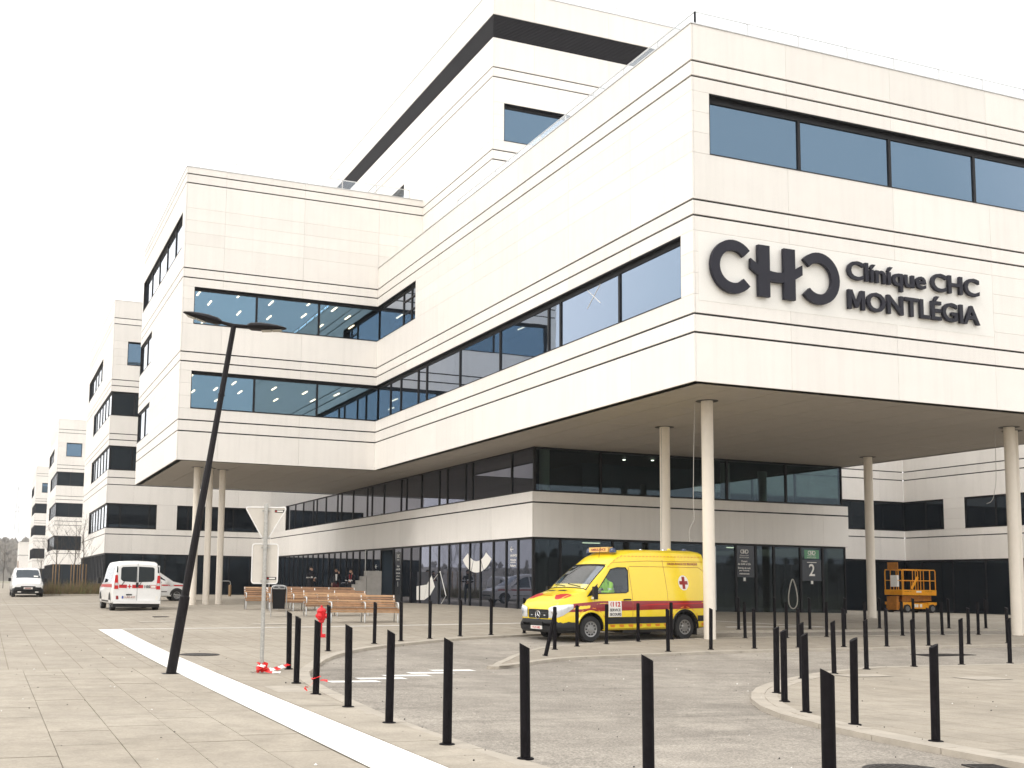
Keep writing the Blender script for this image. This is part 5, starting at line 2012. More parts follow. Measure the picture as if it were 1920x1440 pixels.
# the slanted tops fall towards the carriageway
row([(-11.62, -4.48), (-12.19, -7.12), (-12.37, -8.81), (-12.42, -10.41), (-12.46, -12.01), (-12.48, -13.69), (-12.14, -14.66), (-11.9, -16.24), (-11.48, -17.70)],
    'slant-topped black bollard on the left kerb, {} counted from the sign post towards us', 'bollards along the left kerb', R(-22))
row([(-9.55, .08), (-7.72, 2.3), (-6.74, 3.08), (-5.69, 3.75), (-4.56, 4.36), (-3.52, 4.62), (-2.34, 4.94)],
    'black bollard behind the curving lane, {} from the red hydrant towards the ambulance', 'bollards between the benches and the lane', R(-60))
row([(-3.98, .06), (-2.92, .88), (-1.77, 1.42), (-.46, 2.0), (.84, 2.40)],
    'black bollard before the flank of the ambulance, {} from its nose', 'bollards beside the ambulance', R(60))
row([(-1.43, -.84), (.04, -.48), (1.42, -.37), (2.86, -.28), (4.25, -.36), (5.61, -.43), (7.05, -.43), (8.66, -.26), (10.27, -.12)],
    'black bollard on the near edge of the middle pavement, {} from the left', 'bollards on the near edge of the middle pavement', R(-80))
row([(-5.33, -9.57), (-6.12, -10.71), (-6.79, -11.94), (-7.14, -13.18), (-7.35, -14.57)],
    'tall black bollard on the near curve of the right island, {} from its rounded nose', 'bollards on the near side of the right island', R(165))
row([(-2.94, -7.3), (-1.47, -6.45), (.05, -5.66), (1.67, -5.28), (3.2, -5.09), (4.73, -4.99)],
    'black bollard on the far edge of the right island, {} from its rounded nose', 'bollards on the far side of the right island', R(160))
row([(3.36, 2.52), (4.69, 2.4), (6.23, 2.53), (7.67, 2.54), (9.16, 2.62), (10.81, 2.7), (12.26, 2.68)],
    'black bollard on the far edge of the middle pavement, {} right of the front column', 'bollards on the far edge of the middle pavement', R(60))
row([(5.11, 5.12), (6.46, 5.1), (7.78, 5.05), (9.13, 5.0), (10.84, 5.31), (12.27, 5.29), (13.8, 5.28), (15.46, 5.27)],
    'black bollard along the entrance forecourt, {} from the left of the hindmost row', 'bollards before the entrance', R(-60))
bollard(-5.12, -1.65, 'knocked-over leaning black bollard in front of the ambulance nose', None, 0, (R(4), R(12)))

# ------------------------------------------------------------------ leaning street lamp
LB = Vector((-13.76, -5.22, .298))
lmp = empty('street_lamp', LB, 0, 'leaning black street lamp with two flat heads standing on the white band', 'street lamp')
axis = rt0 * .83 + Vector((0, 0, 5.75))
L_ = axis.length
ax = axis.normalized()
lat = (rt0 - ax * rt0.dot(ax)).normalized()
dep = ax.cross(lat)
b = MB()
b.lathe([(.082, -.05), (.082, 1.25), (.064, 1.27), (.058, 3.4), (.052, 3.42), (.044, L_ - .02), (.0, L_)], 18)
q = Vector((0, 0, 1)).rotation_difference(ax).to_matrix().to_4x4()
pole = b.mesh('pole', 'lamppaint', smooth=40)
pole.transform(q)
new('pole', pole, lmp)
b = MB().box((-.14, -.14, -.02), (.14, .14, .012))
b.build('base_plate', 'lamppaint', lmp)
for hh in (1.9, 2.55, 4.6):
    b = MB().lathe([(.058, hh), (.062, hh), (.062, hh + .02), (.058, hh + .02)], 14)
    me = b.mesh('collar', 'lamppaint'); me.transform(q); new('collar', me, lmp)
door = MB().box((-.04, -.084, .55), (.04, -.078, .95)); me = door.mesh('service_door', 'lamppaint'); me.transform(q); new('service_door', me, lmp)
topv = ax * (L_ - .02)


def lamp_head(sg_):
    d = (lat * sg_ * math.cos(R(6)) + ax * math.sin(R(6))).normalized()
    upv = (ax - d * ax.dot(d)).normalized()
    side = d.cross(upv)
    b = MB()
    b.tube([topv + d * -.02, topv + d * .06, topv + d * .20, topv + d * .28], [.036, .034, .028, .03], 10)
    arm = b.build('arm', 'lamppaint', lmp, smooth=50)
    # flat tapering head
    prof = [(.22, .05, .04, .03), (.29, .13, .065, .06), (.45, .155, .075, .062), (.60, .15, .062, .042), (.74, .13, .042, .03), (.84, .085, .02, .02), (.88, .03, .004, .004)]
    v, f = [], []
    n = 12
    for s_, w, hu, hd in prof:
        for k in range(n):
            a = 2 * math.pi * k / n
            y, z = math.cos(a) * w, math.sin(a)
            z = z * (hu if z > 0 else hd)
            v.append(topv + d * s_ + side * y + upv * z)
    for i in range(len(prof) - 1):
        for k in range(n):
            f.append((i * n + k, i * n + (k + 1) % n, (i + 1) * n + (k + 1) % n, (i + 1) * n + k))
    f += [tuple(range(n))[::-1], tuple((len(prof) - 1) * n + k for k in range(n))]
    b = MB().add(v, f)
    head = b.build('lamp_head', 'lamppaint', lmp, smooth=45)
    b = MB()
    for s0, s1 in ((.47, .63), (.645, .80)):
        pts = [topv + d * s_ + side * y - upv * (.066 - .085 * max(0, s_ - .47)) for s_ in (s0, s1) for y in (-.075, .075)]
        b.add(pts + [p - upv * .006 for p in pts], [(0, 1, 3, 2), (4, 6, 7, 5), (0, 4, 5, 1), (2, 3, 7, 6), (0, 2, 6, 4), (1, 5, 7, 3)])
    b.build('diffuser', 'lampglass', head)


lamp_head(-1)
lamp_head(1)

# ------------------------------------------------------------------ sign post seen from behind
sp = empty('road_sign', (-12.27, -5.19, .29), YAW * -1, 'galvanised sign post with a triangular and a rectangular plate seen from behind', 'road sign')
b = MB().lathe([(.034, -.05), (.034, 2.78), (.036, 2.78), (.036, 2.81), (.02, 2.815)], 16)
b.build('pole', 'galv', sp, smooth=40)


def rimmed(poly, name, m):
    c = Vector((sum(p[0] for p in poly) / len(poly), sum(p[1] for p in poly) / len(poly)))
    b = MB()
    n = len(poly)
    b.add([(p[0], .050, p[1]) for p in poly] + [(p[0], .053, p[1]) for p in poly], [tuple(range(n)), tuple(range(2 * n - 1, n - 1, -1))] + [(i, (i + 1) % n, (i + 1) % n + n, i + n) for i in range(n)])
    pl = b.build(name, m, sp)
    b = MB()
    b.tube([(p[0], .047, p[1]) for p in poly + poly[:1]], .011, 5)
    b.build('rim', 'white', pl, smooth=60)
    return pl


def round_poly(pts, r, n=5):
    out = []
    m_ = len(pts)
    for i in range(m_):
        p, a, c = Vector(pts[i]), Vector(pts[i - 1]), Vector(pts[(i + 1) % m_])
        u, w = (a - p).normalized(), (c - p).normalized()
        k = r / math.tan(u.angle(w) / 2)
        s0, s1 = p + u * k, p + w * k
        for j in range(n + 1):
            t = j / n
            out.append(tuple((s0 * (1 - t) + p * t) * (1 - t) + (p * (1 - t) + s1 * t) * t))
    return out


tri = rimmed(round_poly([(-.36, 2.76), (.345, 2.76), (-.008, 2.15)], .035), 'triangle_plate', 'plateback')
rec = rimmed(round_poly([(-.22, 2.14), (.215, 2.14), (.215, 1.48), (-.22, 1.48)], .05), 'rectangle_plate', 'plateback')
for pl, x0, z0 in ((tri, .14, 2.675), (rec, .035, 1.545)):
    box('sticker', (x0, .0445, z0), (x0 + .16, .049, z0 + .045), 'black', pl)
    box('sticker_print', (x0 + .04, .043, z0 + .012), (x0 + .14, .0446, z0 + .034), 'decal', pl)
    box('sticker_dot', (x0 + .012, .043, z0 + .012), (x0 + .03, .046, z0 + .032), 'red', pl)
for z in (2.70, 2.24, 2.08, 1.52):
    b = MB().lathe([(.040, z - .015), (.040, z + .015)], 12).box((-.07, .030, z - .012), (.07, .046, z + .012))
    b.build('clamp', 'galv', sp)

# ------------------------------------------------------------------ barrier tape
def ribbon(name, pts, w, segs, parent, zc=.0, up=True):
    """striped tape: alternating red and white lengths following pts, standing or lying"""
    sm = crom([Vector(p) for p in pts], .05)
    b = MB()
    rr = random.Random(len(pts))
    for i in range(len(sm) - 1):
        a, c = sm[i], sm[i + 1]
        t = (c - a).normalized()
        ph = rr.uniform(.2, 1.0)
        nrm = (Vector((-t.y, t.x, 0)) * math.cos(ph) + Vector((0, 0, 1)) * math.sin(ph)) * w / 2
        if i == 0:
            last = nrm
        b.add([a - last, a + last, c + nrm, c - nrm], [(0, 1, 2, 3)], (i // segs) % 2)
        last = nrm
    return b.build(name, ['tapered', 'tapewhite'], parent)


tp = empty('barrier_tape', (-12.27, -5.19, .295), 0, 'crumpled red and white barrier tape knotted at the foot of the sign post', 'tape')
ribbon('tape_length', [(.03, -.04, .06), (.15, .1, .05), (.32, .3, .04), (.5, .55, .06), (.66, .68, .09)], .07, 4, tp)
ribbon('tape_length', [(0, -.06, .08), (-.12, -.12, .03), (-.2, -.05, .02)], .06, 3, tp)
ribbon('tape_length', [(.05, -.06, .04), (.12, -.16, .02), (.22, -.14, .02), (.3, -.2, .015)], .06, 3, tp)
kb = MB()
rk = random.Random(8)
for k in range(10):
    a = k * 2.4
    c = Vector((.04 * math.cos(a), .04 * math.sin(a) - .03, .04 + .012 * k))
    u_ = Vector((rk.uniform(-1, 1), rk.uniform(-1, 1), rk.uniform(-.6, .6))).normalized() * .06
    w_ = u_.cross(Vector((rk.uniform(-1, 1), rk.uniform(-1, 1), rk.uniform(-1, 1)))).normalized() * .045
    kb.add([c - u_ - w_, c + u_ - w_, c + u_ + w_, c - u_ + w_, c + w_.cross(u_) * 6], [(0, 1, 4), (1, 2, 4), (2, 3, 4), (3, 0, 4), (3, 2, 1, 0)], 1 if k % 4 == 3 else 0)
kb.build('knot', ['tapered', 'tapewhite'], tp)
tp2 = empty('barrier_tape', (-12.37, -8.81, .28), 0, 'short red and white tape tied round the third bollard of the left kerb', 'tape')
ribbon('tape_length', [(.05 * math.cos(a), .05 * math.sin(a), .19 + .012 * a) for a in (0, 1, 2, 3, 4, 5, 6.3, 7.2)], .065, 9, tp2)
ribbon('tape_length', [(-.05, -.02, .17), (-.12, -.05, .11), (-.19, -.06, .12), (-.14, -.1, .06)], .035, 30, tp2)
ribbon('tape_length', [(.05, -.03, .2), (.12, -.06, .2), (.18, -.08, .17)], .05, 2, tp2)

# ------------------------------------------------------------------ hydrant
hy = empty('fire_hydrant', (-8.42, 4.53, g(-8.42, 4.53)), R(-35), 'red standpipe fire hydrant behind the left kerb bollards', 'fire hydrant')
b = MB().lathe([(.075, 0), (.075, .02), (.04, .03), (.036, .06), (.03, .07), (.03, .40)], 14)
b.build('riser', 'hydrant', hy, smooth=40)
b = MB().lathe([(.03, .36), (.075, .39), (.08, .41), (.072, .43), (.105, .46), (.118, .52), (.118, .66), (.125, .67), (.125, .69), (.11, .71), (.085, .745), (.045, .765), (.03, .77), (.03, .80), (.018, .825), (.0, .828)], 18)
b.build('barrel', 'hydrant', hy, smooth=40)
for rz_, l, rr in ((0, .17, .06), (R(-95), .15, .07), (R(180), .13, .05)):
    M_ = Matrix.Rotation(rz_, 4, 'Z') @ Matrix.Translation((0, 0, .55)) @ Matrix.Rotation(R(90), 4, 'Y')
    b = MB().lathe([(rr * .8, .05), (rr * .8, l - .04), (rr * 1.15, l - .035), (rr * 1.15, l + .005), (rr * .5, l + .015), (rr * .3, l + .035), (.0, l + .036)], 14, M=M_)
    b.build('outlet_cap', 'hydrant', hy, smooth=40)
b = MB().box((.02, -.02, .0), (.12, .03, .09)); b.build('valve_foot', 'hydrant', hy)

# ------------------------------------------------------------------ litter bin
bn = empty('litter_bin', (-7.34, 13.38, g(-7.34, 13.38)), R(-14), 'black litter bin hung in a steel frame left of the benches', 'litter bin')
b = MB()
v = [(-.20, -.16, .28), (.20, -.16, .28), (.20, .16, .28), (-.20, .16, .28), (-.235, -.19, .93), (.235, -.19, .93), (.235, .19, .93), (-.235, .19, .93)]
b.add(v, [(0, 1, 2, 3), (4, 5, 6, 7), (0, 1, 5, 4), (1, 2, 6, 5), (2, 3, 7, 6), (3, 0, 4, 7)])
b.build('container', 'binblack', bn)
b = MB()
b.add([(-.235, -.19, .93), (.235, -.19, .93), (.2, .05, 1.05), (-.2, .05, 1.05), (-.235, .19, .93), (.235, .19, .93)], [(0, 1, 2, 3), (3, 2, 5, 4), (0, 3, 4), (1, 5, 2)])
b.build('hood', 'binblack', bn)
for x0, x1 in ((-.19, -.02), (.02, .19)):
    b = MB().add([(x0, -.178, .945), (x1, -.178, .945), (x1 * .9, -.01, 1.028), (x0 * .9, -.01, 1.028)], [(0, 1, 2, 3)])
    b.build('opening', 'black', bn)
    lp = [(x0, -.182, .945), (x1, -.182, .945), (x1 * .9, -.012, 1.034), (x0 * .9, -.012, 1.034)]
    MB().tube(lp + lp[:1], .010, 5).build('opening_rim', 'steel', bn)
for sx in (-1, 1):
    b = MB().tube([(sx * .255, 0, 0), (sx * .255, 0, .92), (sx * .22, 0, 1.03), (sx * .12, .03, 1.06), (0, .03, 1.06)], .018, 7)
    b.build('frame_leg', 'steel', bn, smooth=60)

# ------------------------------------------------------------------ benches
def bench(x0, x1, y, label, rz=0., arms=(0, .5, 1), back=True, dim=False):
    L = x1 - x0
    zz = g((x0 + x1) / 2, y)
    e = empty('bench', (x0, y, zz), rz, label, 'bench', 'slatted wooden benches on the plaza')
    rr = random.Random(int(x0 * 100 + y * 37))
    wm = ('wood', 'wood2', 'wood3')
    n = 6
    for k in range(n):      # seat slats
        yy = .02 + .075 * k
        z = .43 + (.018 if k == 0 else .0) - .008 * k + (.01 if k == n - 1 else 0)
        box('seat_slat', (0, yy, z), (L, yy + .058, z + .032), rr.choice(wm), e)
    for k in range(2):      # front apron slats, curving under
        box('front_slat', (0, -.005 + .018 * k, .385 - .062 * k), (L, .022 + .018 * k, .438 - .062 * k), rr.choice(wm), e)
    for k in range(5):      # back slats
        yy = .50 + .035 * k
        z = .49 + .078 * k
        o = box('back_slat', (0, yy, z), (L, yy + .03, z + .062), rr.choice(wm), e)
        o.rotation_euler = (R(-16), 0, 0)
    for t in arms:
        xx = min(max(t * L, .03), L - .03)
        b = MB()
        b.tube([(xx, .06, 0), (xx, .06, .40), (xx, .10, .43), (xx, .50, .40), (xx, .66, .86)], .021, 6)
        b.tube([(xx, .50, .41), (xx, .58, 0)], .021, 6)
        b.build('leg_frame', 'steel', e, smooth=60)
        b = MB()
        b.tube([(xx, .03, .40), (xx, .00, .58), (xx, .05, .63), (xx, .30, .64), (xx, .52, .62)], [.02, .022, .026, .026, .02], 6)
        b.build('armrest', 'steel', e, smooth=60)
    return e


bench(-6.66, -4.48, 9.55, 'nearest slatted wooden bench, right behind the red hydrant', R(-6))
bench(-6.5, -4.3, 13.0, 'slatted wooden bench directly behind the nearest one, right of the litter bin', R(-6))
bench(-6.25, -3.1, 18.0, 'long slatted wooden bench below the standing people', R(-6), arms=(0, .33, .67, 1))
bench(-6.75, -4.9, 17.2, 'slatted wooden bench half hidden right behind the litter bin', R(-6))
bench(-7.1, -5.3, 19.6, 'slatted wooden bench at the left end, near the three round columns', R(-6), arms=(0, .5, 1))

# concrete seat steps by the side door
cs = empty('concrete_steps', (.2, 28.5, g(.9, 28.5)), R(-8), 'grey stepped concrete block left of the dark side door', 'concrete block')
box('block', (.62, 0, 0), (1.36, .8, 1.55), 'concrete', cs)
for k, (x0, h) in enumerate(((0, .88), (.2, 1.08), (.4, 1.28))):
    box('step', (x0, .01, 0), (x0 + .2, .79, h), 'concrete', cs)
pl_ = MB().tube([(0, 0, 0), (0, 0, 2.65)], .03, 8).build('steel_pole', 'galv', None, (1.6, 31.0, .88), smooth=40)
tag(pl_, 'thin grey steel pole standing behind the concrete steps', 'pole')
rk_ = MB().tube([(0, 0, 0), (0, 0, .85), (.05, 0, .95), (.12, 0, .98), (.5, 0, .98), (.57, 0, .95), (.62, 0, .85), (.62, 0, 0)], .025, 8).build('bicycle_stand', 'steel', None, (-1.95, 50.5, g(-1.95, 50.5)), smooth=50)
tag(rk_, 'steel hoop bicycle stand behind the three round columns', 'bicycle stand')
wp_ = MB().lathe([(.09, 0), (.09, .7), (.05, .75)], 10).build('wooden_post', 'stake', None, (-1.75, 48.6, g(-1.75, 48.6)), smooth=40)
tag(wp_, 'short round wooden post right of the three round columns', 'post')

# ------------------------------------------------------------------ scissor lift
sc = empty('scissor_lift', (27.75, 21.45, g(28.9, 22)), R(1), 'orange scissor lift parked in the dark corner at the right', 'scissor lift')
LL, LW = 2.35, 1.2
b = MB()
b.box((.05, .05, .22), (LL - .05, LW - .05, .52))
b.box((.0, .0, .42), (.62, LW, .56)).box((1.75, 0, .42), (LL, LW, .56))
b.build('chassis', 'liftorange', sc)
for x in (.32, LL - .30):
    for y, s_ in ((.08, -1), (LW - .08, 1)):
        w_ = wheel(sc, x, y, .23, .2, s_)
for k, (x0, x1, m_) in enumerate(((.78, .95, 'decal'), (.98, 1.12, 'decal'), (1.22, 1.38, 'decal'), (.66, .74, 'black'))):
    box('sticker', (x0, .043, .30), (x1, .049, .46), m_, sc)
# folded scissor arms
for k in range(4):
    z = .58 + .075 * k
    for y in (.16, LW - .2):
        b = MB()
        dz = .05
        v = []
        for x, zz in ((.15, z), (LL - .2, z + dz)):
            for yy in (y, y + .05):
                for h in (0, .06):
                    v.append((x, yy, zz + h))
        b.add(v, [(0, 1, 3, 2), (4, 6, 7, 5), (0, 4, 5, 1), (2, 3, 7, 6), (0, 2, 6, 4), (1, 5, 7, 3)])
        b.build('scissor_arm', 'liftshade', sc)
b = MB()
b.box((0, 0, .92), (LL, LW, 1.0)).box((0, -.01, 1.0), (LL, .02, 1.2)).box((0, LW - .02, 1.0), (LL, LW + .01, 1.2)).box((-.01, .02, 1.0), (.02, LW - .02, 1.2)).box((LL - .02, .02, 1.0), (LL + .01, LW - .02, 1.2))
b.build('platform', 'liftorange', sc)
box('maker_plate', (.95, -.016, 1.06), (1.3, -.011, 1.15), 'decal', sc)
flat_text('Compact 12', .5, .06, 'navy', (1, 0, 0), (0, 0, 1), (.12, -.013, 1.08), sc)
flat_text('Compact 12', .5, .06, 'navy', (1, 0, 0), (0, 0, 1), (1.55, -.013, 1.08), sc)
for y in (.02, LW - .02):
    b = MB()
    for z in (1.2, 1.62):
        pass
    b.tube([(.03, y, 1.2), (.03, y, 2.16), (.08, y, 2.24), (LL - .1, y, 2.24), (LL - .03, y, 2.16), (LL - .03, y, 1.2)], .024, 6)
    b.tube([(.03, y, 1.68), (LL - .03, y, 1.68)], .02, 6)
    for x in (.62, .95, 1.3, 1.95):
        b.tube([(x, y, 1.2), (x, y, 1.68 if x < .9 else 2.24)], .018, 6)
    b.build('guard_rail', 'liftorange', sc, smooth=60)
for x in (.02, LL - .02):
    b = MB()
    b.tube([(x, .05, 2.24), (x, LW - .05, 2.24)], .022, 6).tube([(x, .05, 1.68), (x, LW - .05, 1.68)], .018, 6)
    b.tube([(x, .4, 1.2), (x, .4, 2.24)], .018, 6).tube([(x, .8, 1.2), (x, .8, 2.24)], .018, 6)
    b.build('guard_rail', 'liftorange', sc, smooth=60)
b = MB().box((.55, .0, 0), (.66, .05, .75), M=Matrix.Translation((.15, -.03, 1.62)) @ Matrix.Rotation(R(36), 4, 'Y'))
b.build('brace', 'liftorange', sc)
b = MB().box((-.16, .25, .15), (.0, .9, .85)); b.build('ladder_box', 'liftshade', sc)
box('control_box', (-.03, .3, 1.35), (.1, .75, 1.95), 'white', sc)
box('board', (-.02, .25, 2.24), (.02, .95, 2.62), 'liftshade', sc)


# ------------------------------------------------------------------ people
def figure(name, label, joints, mats, H=1.75, loc=(0, 0, 0), rz=0., bands=(), hair=True, group=None, lap=False):
    """one continuous skinned body; joints: name -> (x, y, z, radius); x forward, y left; clothing by region, hair a child"""
    edges = [('pelvis', 'waist'), ('waist', 'chest'), ('chest', 'neck'), ('neck', 'chin'), ('chin', 'head'), ('head', 'crown'), ('chin', 'nose'),
             ('chest', 'sh_l'), ('sh_l', 'el_l'), ('el_l', 'wr_l'), ('wr_l', 'ha_l'), ('chest', 'sh_r'), ('sh_r', 'el_r'), ('el_r', 'wr_r'), ('wr_r', 'ha_r'),
             ('pelvis', 'hip_l'), ('hip_l', 'kn_l'), ('kn_l', 'an_l'), ('an_l', 'to_l'), ('pelvis', 'hip_r'), ('hip_r', 'kn_r'), ('kn_r', 'an_r'), ('an_r', 'to_r')]
    names = list(joints)
    me = bpy.data.meshes.new(name)
    s_ = H / 1.75
    me.from_pydata([tuple(c * s_ for c in joints[n][:3]) for n in names], [(names.index(a), names.index(b_)) for a, b_ in edges], [])
    o = bpy.data.objects.new(name, me)
    COL.objects.link(o)
    md = o.modifiers.new('skin', 'SKIN')
    md.use_smooth_shade = True
    sk = me.skin_vertices[0].data if me.skin_vertices else None
    if sk is None:
        bpy.context.view_layer.objects.active = o
        bm = bmesh.new(); bm.from_mesh(me)
        bm.verts.layers.skin.verify()
        bm.to_mesh(me); bm.free()
        sk = me.skin_vertices[0].data
    for i, n in enumerate(names):
        r_ = joints[n][3]
        sk[i].radius = (r_ * s_, (joints[n][4] if len(joints[n]) > 4 else r_) * s_)
        sk[i].use_root = n == 'pelvis'
    sd_ = o.modifiers.new('sub', 'SUBSURF')
    sd_.levels = 2
    sd_.render_levels = 2
    dg = bpy.context.evaluated_depsgraph_get()
    bm_ = bpy.data.meshes.new_from_object(o.evaluated_get(dg))
    bpy.data.objects.remove(o)
    # fingers: five short tapering digits closing from each palm
    bm = bmesh.new()
    bm.from_mesh(bm_)
    for sd in ('l', 'r'):
        w = Vector(joints['wr_' + sd][:3]) * s_
        h = Vector(joints['ha_' + sd][:3]) * s_
        d = (h - w).normalized()
        a = d.orthogonal().normalized()
        c = d.cross(a)
        for k in range(5):
            th = k == 4
            st = h + a * (-.026 + .017 * k) * s_ if not th else w + (h - w) * .55 + a * .03 * s_
            ln = (.055, .072, .078, .07, .05)[k] * s_
            dr = (d + c * .35).normalized() if not th else (d + a * .9).normalized()
            p0, p1, p2 = st - dr * .01, st + dr * ln * .55, st + (dr + c * .5).normalized() * ln
            mb = MB().tube([p0, p1, p2], [.010 * s_, .009 * s_, .006 * s_], 6)
            vs = [bm.verts.new(p) for p in mb.v]
            for f_ in mb.f:
                bm.faces.new([vs[i] for i in f_])
    bm.normal_update()
    bm.to_mesh(bm_)
    bm.free()
    bm_.materials.clear()
    for m_ in mats + ['tapewhite']:
        bm_.materials.append(MATS[m_])       # skin, jacket, trousers, shoes, band
    J = {n: Vector(joints[n][:3]) * s_ for n in names}
    SEG = [(('neck', 'chin'), 0), (('chin', 'head'), 0), (('head', 'crown'), 0), (('wr_l', 'ha_l'), 0), (('wr_r', 'ha_r'), 0), (('chin', 'nose'), 0),
           (('waist', 'chest'), 1), (('chest', 'sh_l'), 1), (('chest', 'sh_r'), 1), (('sh_l', 'el_l'), 1), (('el_l', 'wr_l'), 1), (('sh_r', 'el_r'), 1), (('el_r', 'wr_r'), 1), (('pelvis', 'waist'), 1), (('chest', 'neck'), 1),
           (('hip_l', 'kn_l'), 2), (('kn_l', 'an_l'), 2), (('hip_r', 'kn_r'), 2), (('kn_r', 'an_r'), 2), (('pelvis', 'hip_l'), 2), (('pelvis', 'hip_r'), 2), (('an_l', 'to_l'), 3), (('an_r', 'to_r'), 3)]
    for p in bm_.polygons:
        best, bi = 9, 1
        c = p.center
        for (a, b_), mi in SEG:
            A, B_ = J[a], J[b_]
            t = max(0, min(1, (c - A).dot(B_ - A) / max((B_ - A).length_squared, 1e-9)))
            d_ = (c - (A + (B_ - A) * t)).length - joints[a][3] * s_ * .8
            if d_ < best:
                best, bi = d_, mi
        if bi == 1:
            for z0, z1 in bands:
                if z0 < c.z < z1:
                    bi = 4
        p.material_index = bi
        p.use_smooth = True
    ob = new(name, bm_, None, loc)
    ob.rotation_euler = (0, 0, rz)
    tag(ob, label, 'person', group)
    if hair:
        hd = J['head']
        b = MB()
        v, f = [], []
        n, m_ = 12, 6
        up_ = (J['crown'] - J['chin']).normalized()
        fwd = (J['nose'] - J['head']); fwd = (fwd - up_ * fwd.dot(up_)).normalized()
        sd2 = up_.cross(fwd)
        for j in range(m_ + 1):
            ph = R(90 - 100 * j / m_)
            for k in range(n):
                a = 2 * math.pi * k / n
                ca_, sa_ = math.cos(a), math.sin(a)
                ext = ph if ca_ < .3 else max(ph, R(28))
                r_ = .107 * s_
                v.append(hd + up_ * (r_ * 1.18 * math.sin(ext) + .012) + (fwd * ca_ * 1.04 + sd2 * sa_ * .86) * r_ * math.cos(ext) - fwd * .008)
        for j in range(m_):
            for k in range(n):
                f.append((j * n + k, j * n + (k + 1) % n, (j + 1) * n + (k + 1) % n, (j + 1) * n + k))
        b.add(v, f)
        b.build('hair', 'hair', ob, smooth=60)
        for sg_ in (-1, 1):
            e_ = MB().lathe([(.0, -.008), (.012, -.004), (.012, .004), (.0, .008)], 8)
            e_.build('eye', 'black', ob, tuple(hd + fwd * .092 * s_ + sd2 * sg_ * .034 * s_ + up_ * .01 * s_))
    return ob


STAND = dict(pelvis=(0, 0, .95, .13, .11), waist=(0, 0, 1.12, .135, .10), chest=(.01, 0, 1.34, .155, .11), neck=(.015, 0, 1.50, .055), chin=(.025, 0, 1.56, .068), head=(.03, 0, 1.65, .092, .082), crown=(.02, 0, 1.71, .066), nose=(.105, 0, 1.63, .018),
             sh_l=(0, .19, 1.42, .062), el_l=(-.02, .25, 1.14, .045), wr_l=(.1, .24, .93, .033), ha_l=(.13, .235, .86, .034), sh_r=(0, -.19, 1.42, .062), el_r=(-.02, -.25, 1.14, .045), wr_r=(.1, -.24, .93, .033), ha_r=(.13, -.235, .86, .034),
             hip_l=(0, .10, .90, .095), kn_l=(.02, .105, .50, .062), an_l=(-.01, .11, .09, .045), to_l=(.15, .125, .035, .038), hip_r=(0, -.10, .90, .095), kn_r=(.02, -.105, .50, .062), an_r=(-.01, -.11, .09, .045), to_r=(.15, -.125, .035, .038))


def pose(**k):
    d = dict(STAND)
    d.update(k)
    return d


p1 = pose(el_l=(.05, .27, 1.16, .045), wr_l=(.24, .10, 1.17, .034), ha_l=(.26, .02, 1.18, .034), el_r=(.05, -.27, 1.16, .045), wr_r=(.25, -.06, 1.11, .034), ha_r=(.25, .03, 1.09, .034))
p2 = pose(el_l=(.12, .27, 1.22, .045), wr_l=(.16, .16, 1.47, .033), ha_l=(.13, .115, 1.56, .034), el_r=(.0, -.28, 1.15, .045), wr_r=(.15, -.22, 1.02, .033))
p3 = pose(el_l=(.15, .24, 1.20, .045), wr_l=(.18, .13, 1.46, .033), ha_l=(.14, .09, 1.54, .034), el_r=(.06, -.27, 1.15, .045), wr_r=(.25, -.08, 1.10, .034), ha_r=(.28, .0, 1.11, .034))
CW = 'people talking outside the side door'
figure('person', 'person in dark uniform with a white band, arms folded, leftmost of three', p1, ['skin', 'navy', 'navy', 'black'], 1.74, (-1.71, 29.53, g(-1.71, 29.53)), R(-70), bands=((1.20, 1.245),), group=CW)
figure('person', 'person in open dark jacket and maroon trousers, hand to the ear, middle of three', p2, ['skin', 'navy', 'maroon', 'black'], 1.68, (.0, 30.88, g(0, 30.88)), R(-100), group=CW)
figure('person', 'person in dark jacket with red lanyard and white band, rightmost of three', p3, ['skin', 'navy', 'navy', 'black'], 1.62, (.30, 29.35, g(.3, 29.35)), R(-120), bands=((1.06, 1.10),), group=CW)
# details worn by them
per = [o for o in bpy.data.objects if o.name.startswith('person')]
per.sort(key=lambda o: o.name)
b = MB().add([(.125, -.03, 1.08), (.125, .03, 1.08), (.115, .05, 1.40), (.115, -.05, 1.40)], [(0, 1, 2, 3)])
b.build('shirt', 'tapewhite', per[1])
b = MB().tube([(.10, .06, 1.38), (.13, .04, 1.2), (.135, 0, 1.08), (.13, -.04, 1.2), (.10, -.06, 1.38)], .012, 5)
b.build('lanyard', 'red', per[2])
b = MB().box((.125, -.03, 1.0), (.135, .03, 1.09)); b.build('badge', 'tapewhite', per[2])

# the driver at the wheel
SIT = dict(pelvis=(0, 0, .10, .14, .12), waist=(.03, 0, .26, .14, .11), chest=(.14, 0, .50, .16, .12), neck=(.22, 0, .66, .056), chin=(.26, 0, .71, .068), head=(.30, 0, .79, .092, .082), crown=(.30, 0, .86, .066), nose=(.38, 0, .765, .018),
           sh_l=(.14, .19, .58, .064), el_l=(.28, .27, .32, .047), wr_l=(.46, .18, .34, .034), ha_l=(.53, .15, .35, .034), sh_r=(.14, -.19, .58, .064), el_r=(.28, -.27, .32, .047), wr_r=(.46, -.18, .34, .034), ha_r=(.53, -.15, .35, .034),
           hip_l=(.04, .10, .10, .095), kn_l=(.44, .13, .14, .065), an_l=(.52, .13, -.24, .046), to_l=(.66, .14, -.28, .038), hip_r=(.04, -.10, .10, .095), kn_r=(.44, -.13, .14, .065), an_r=(.52, -.13, -.24, .046), to_r=(.66, -.14, -.28, .038))
bpy.context.view_layer.update()
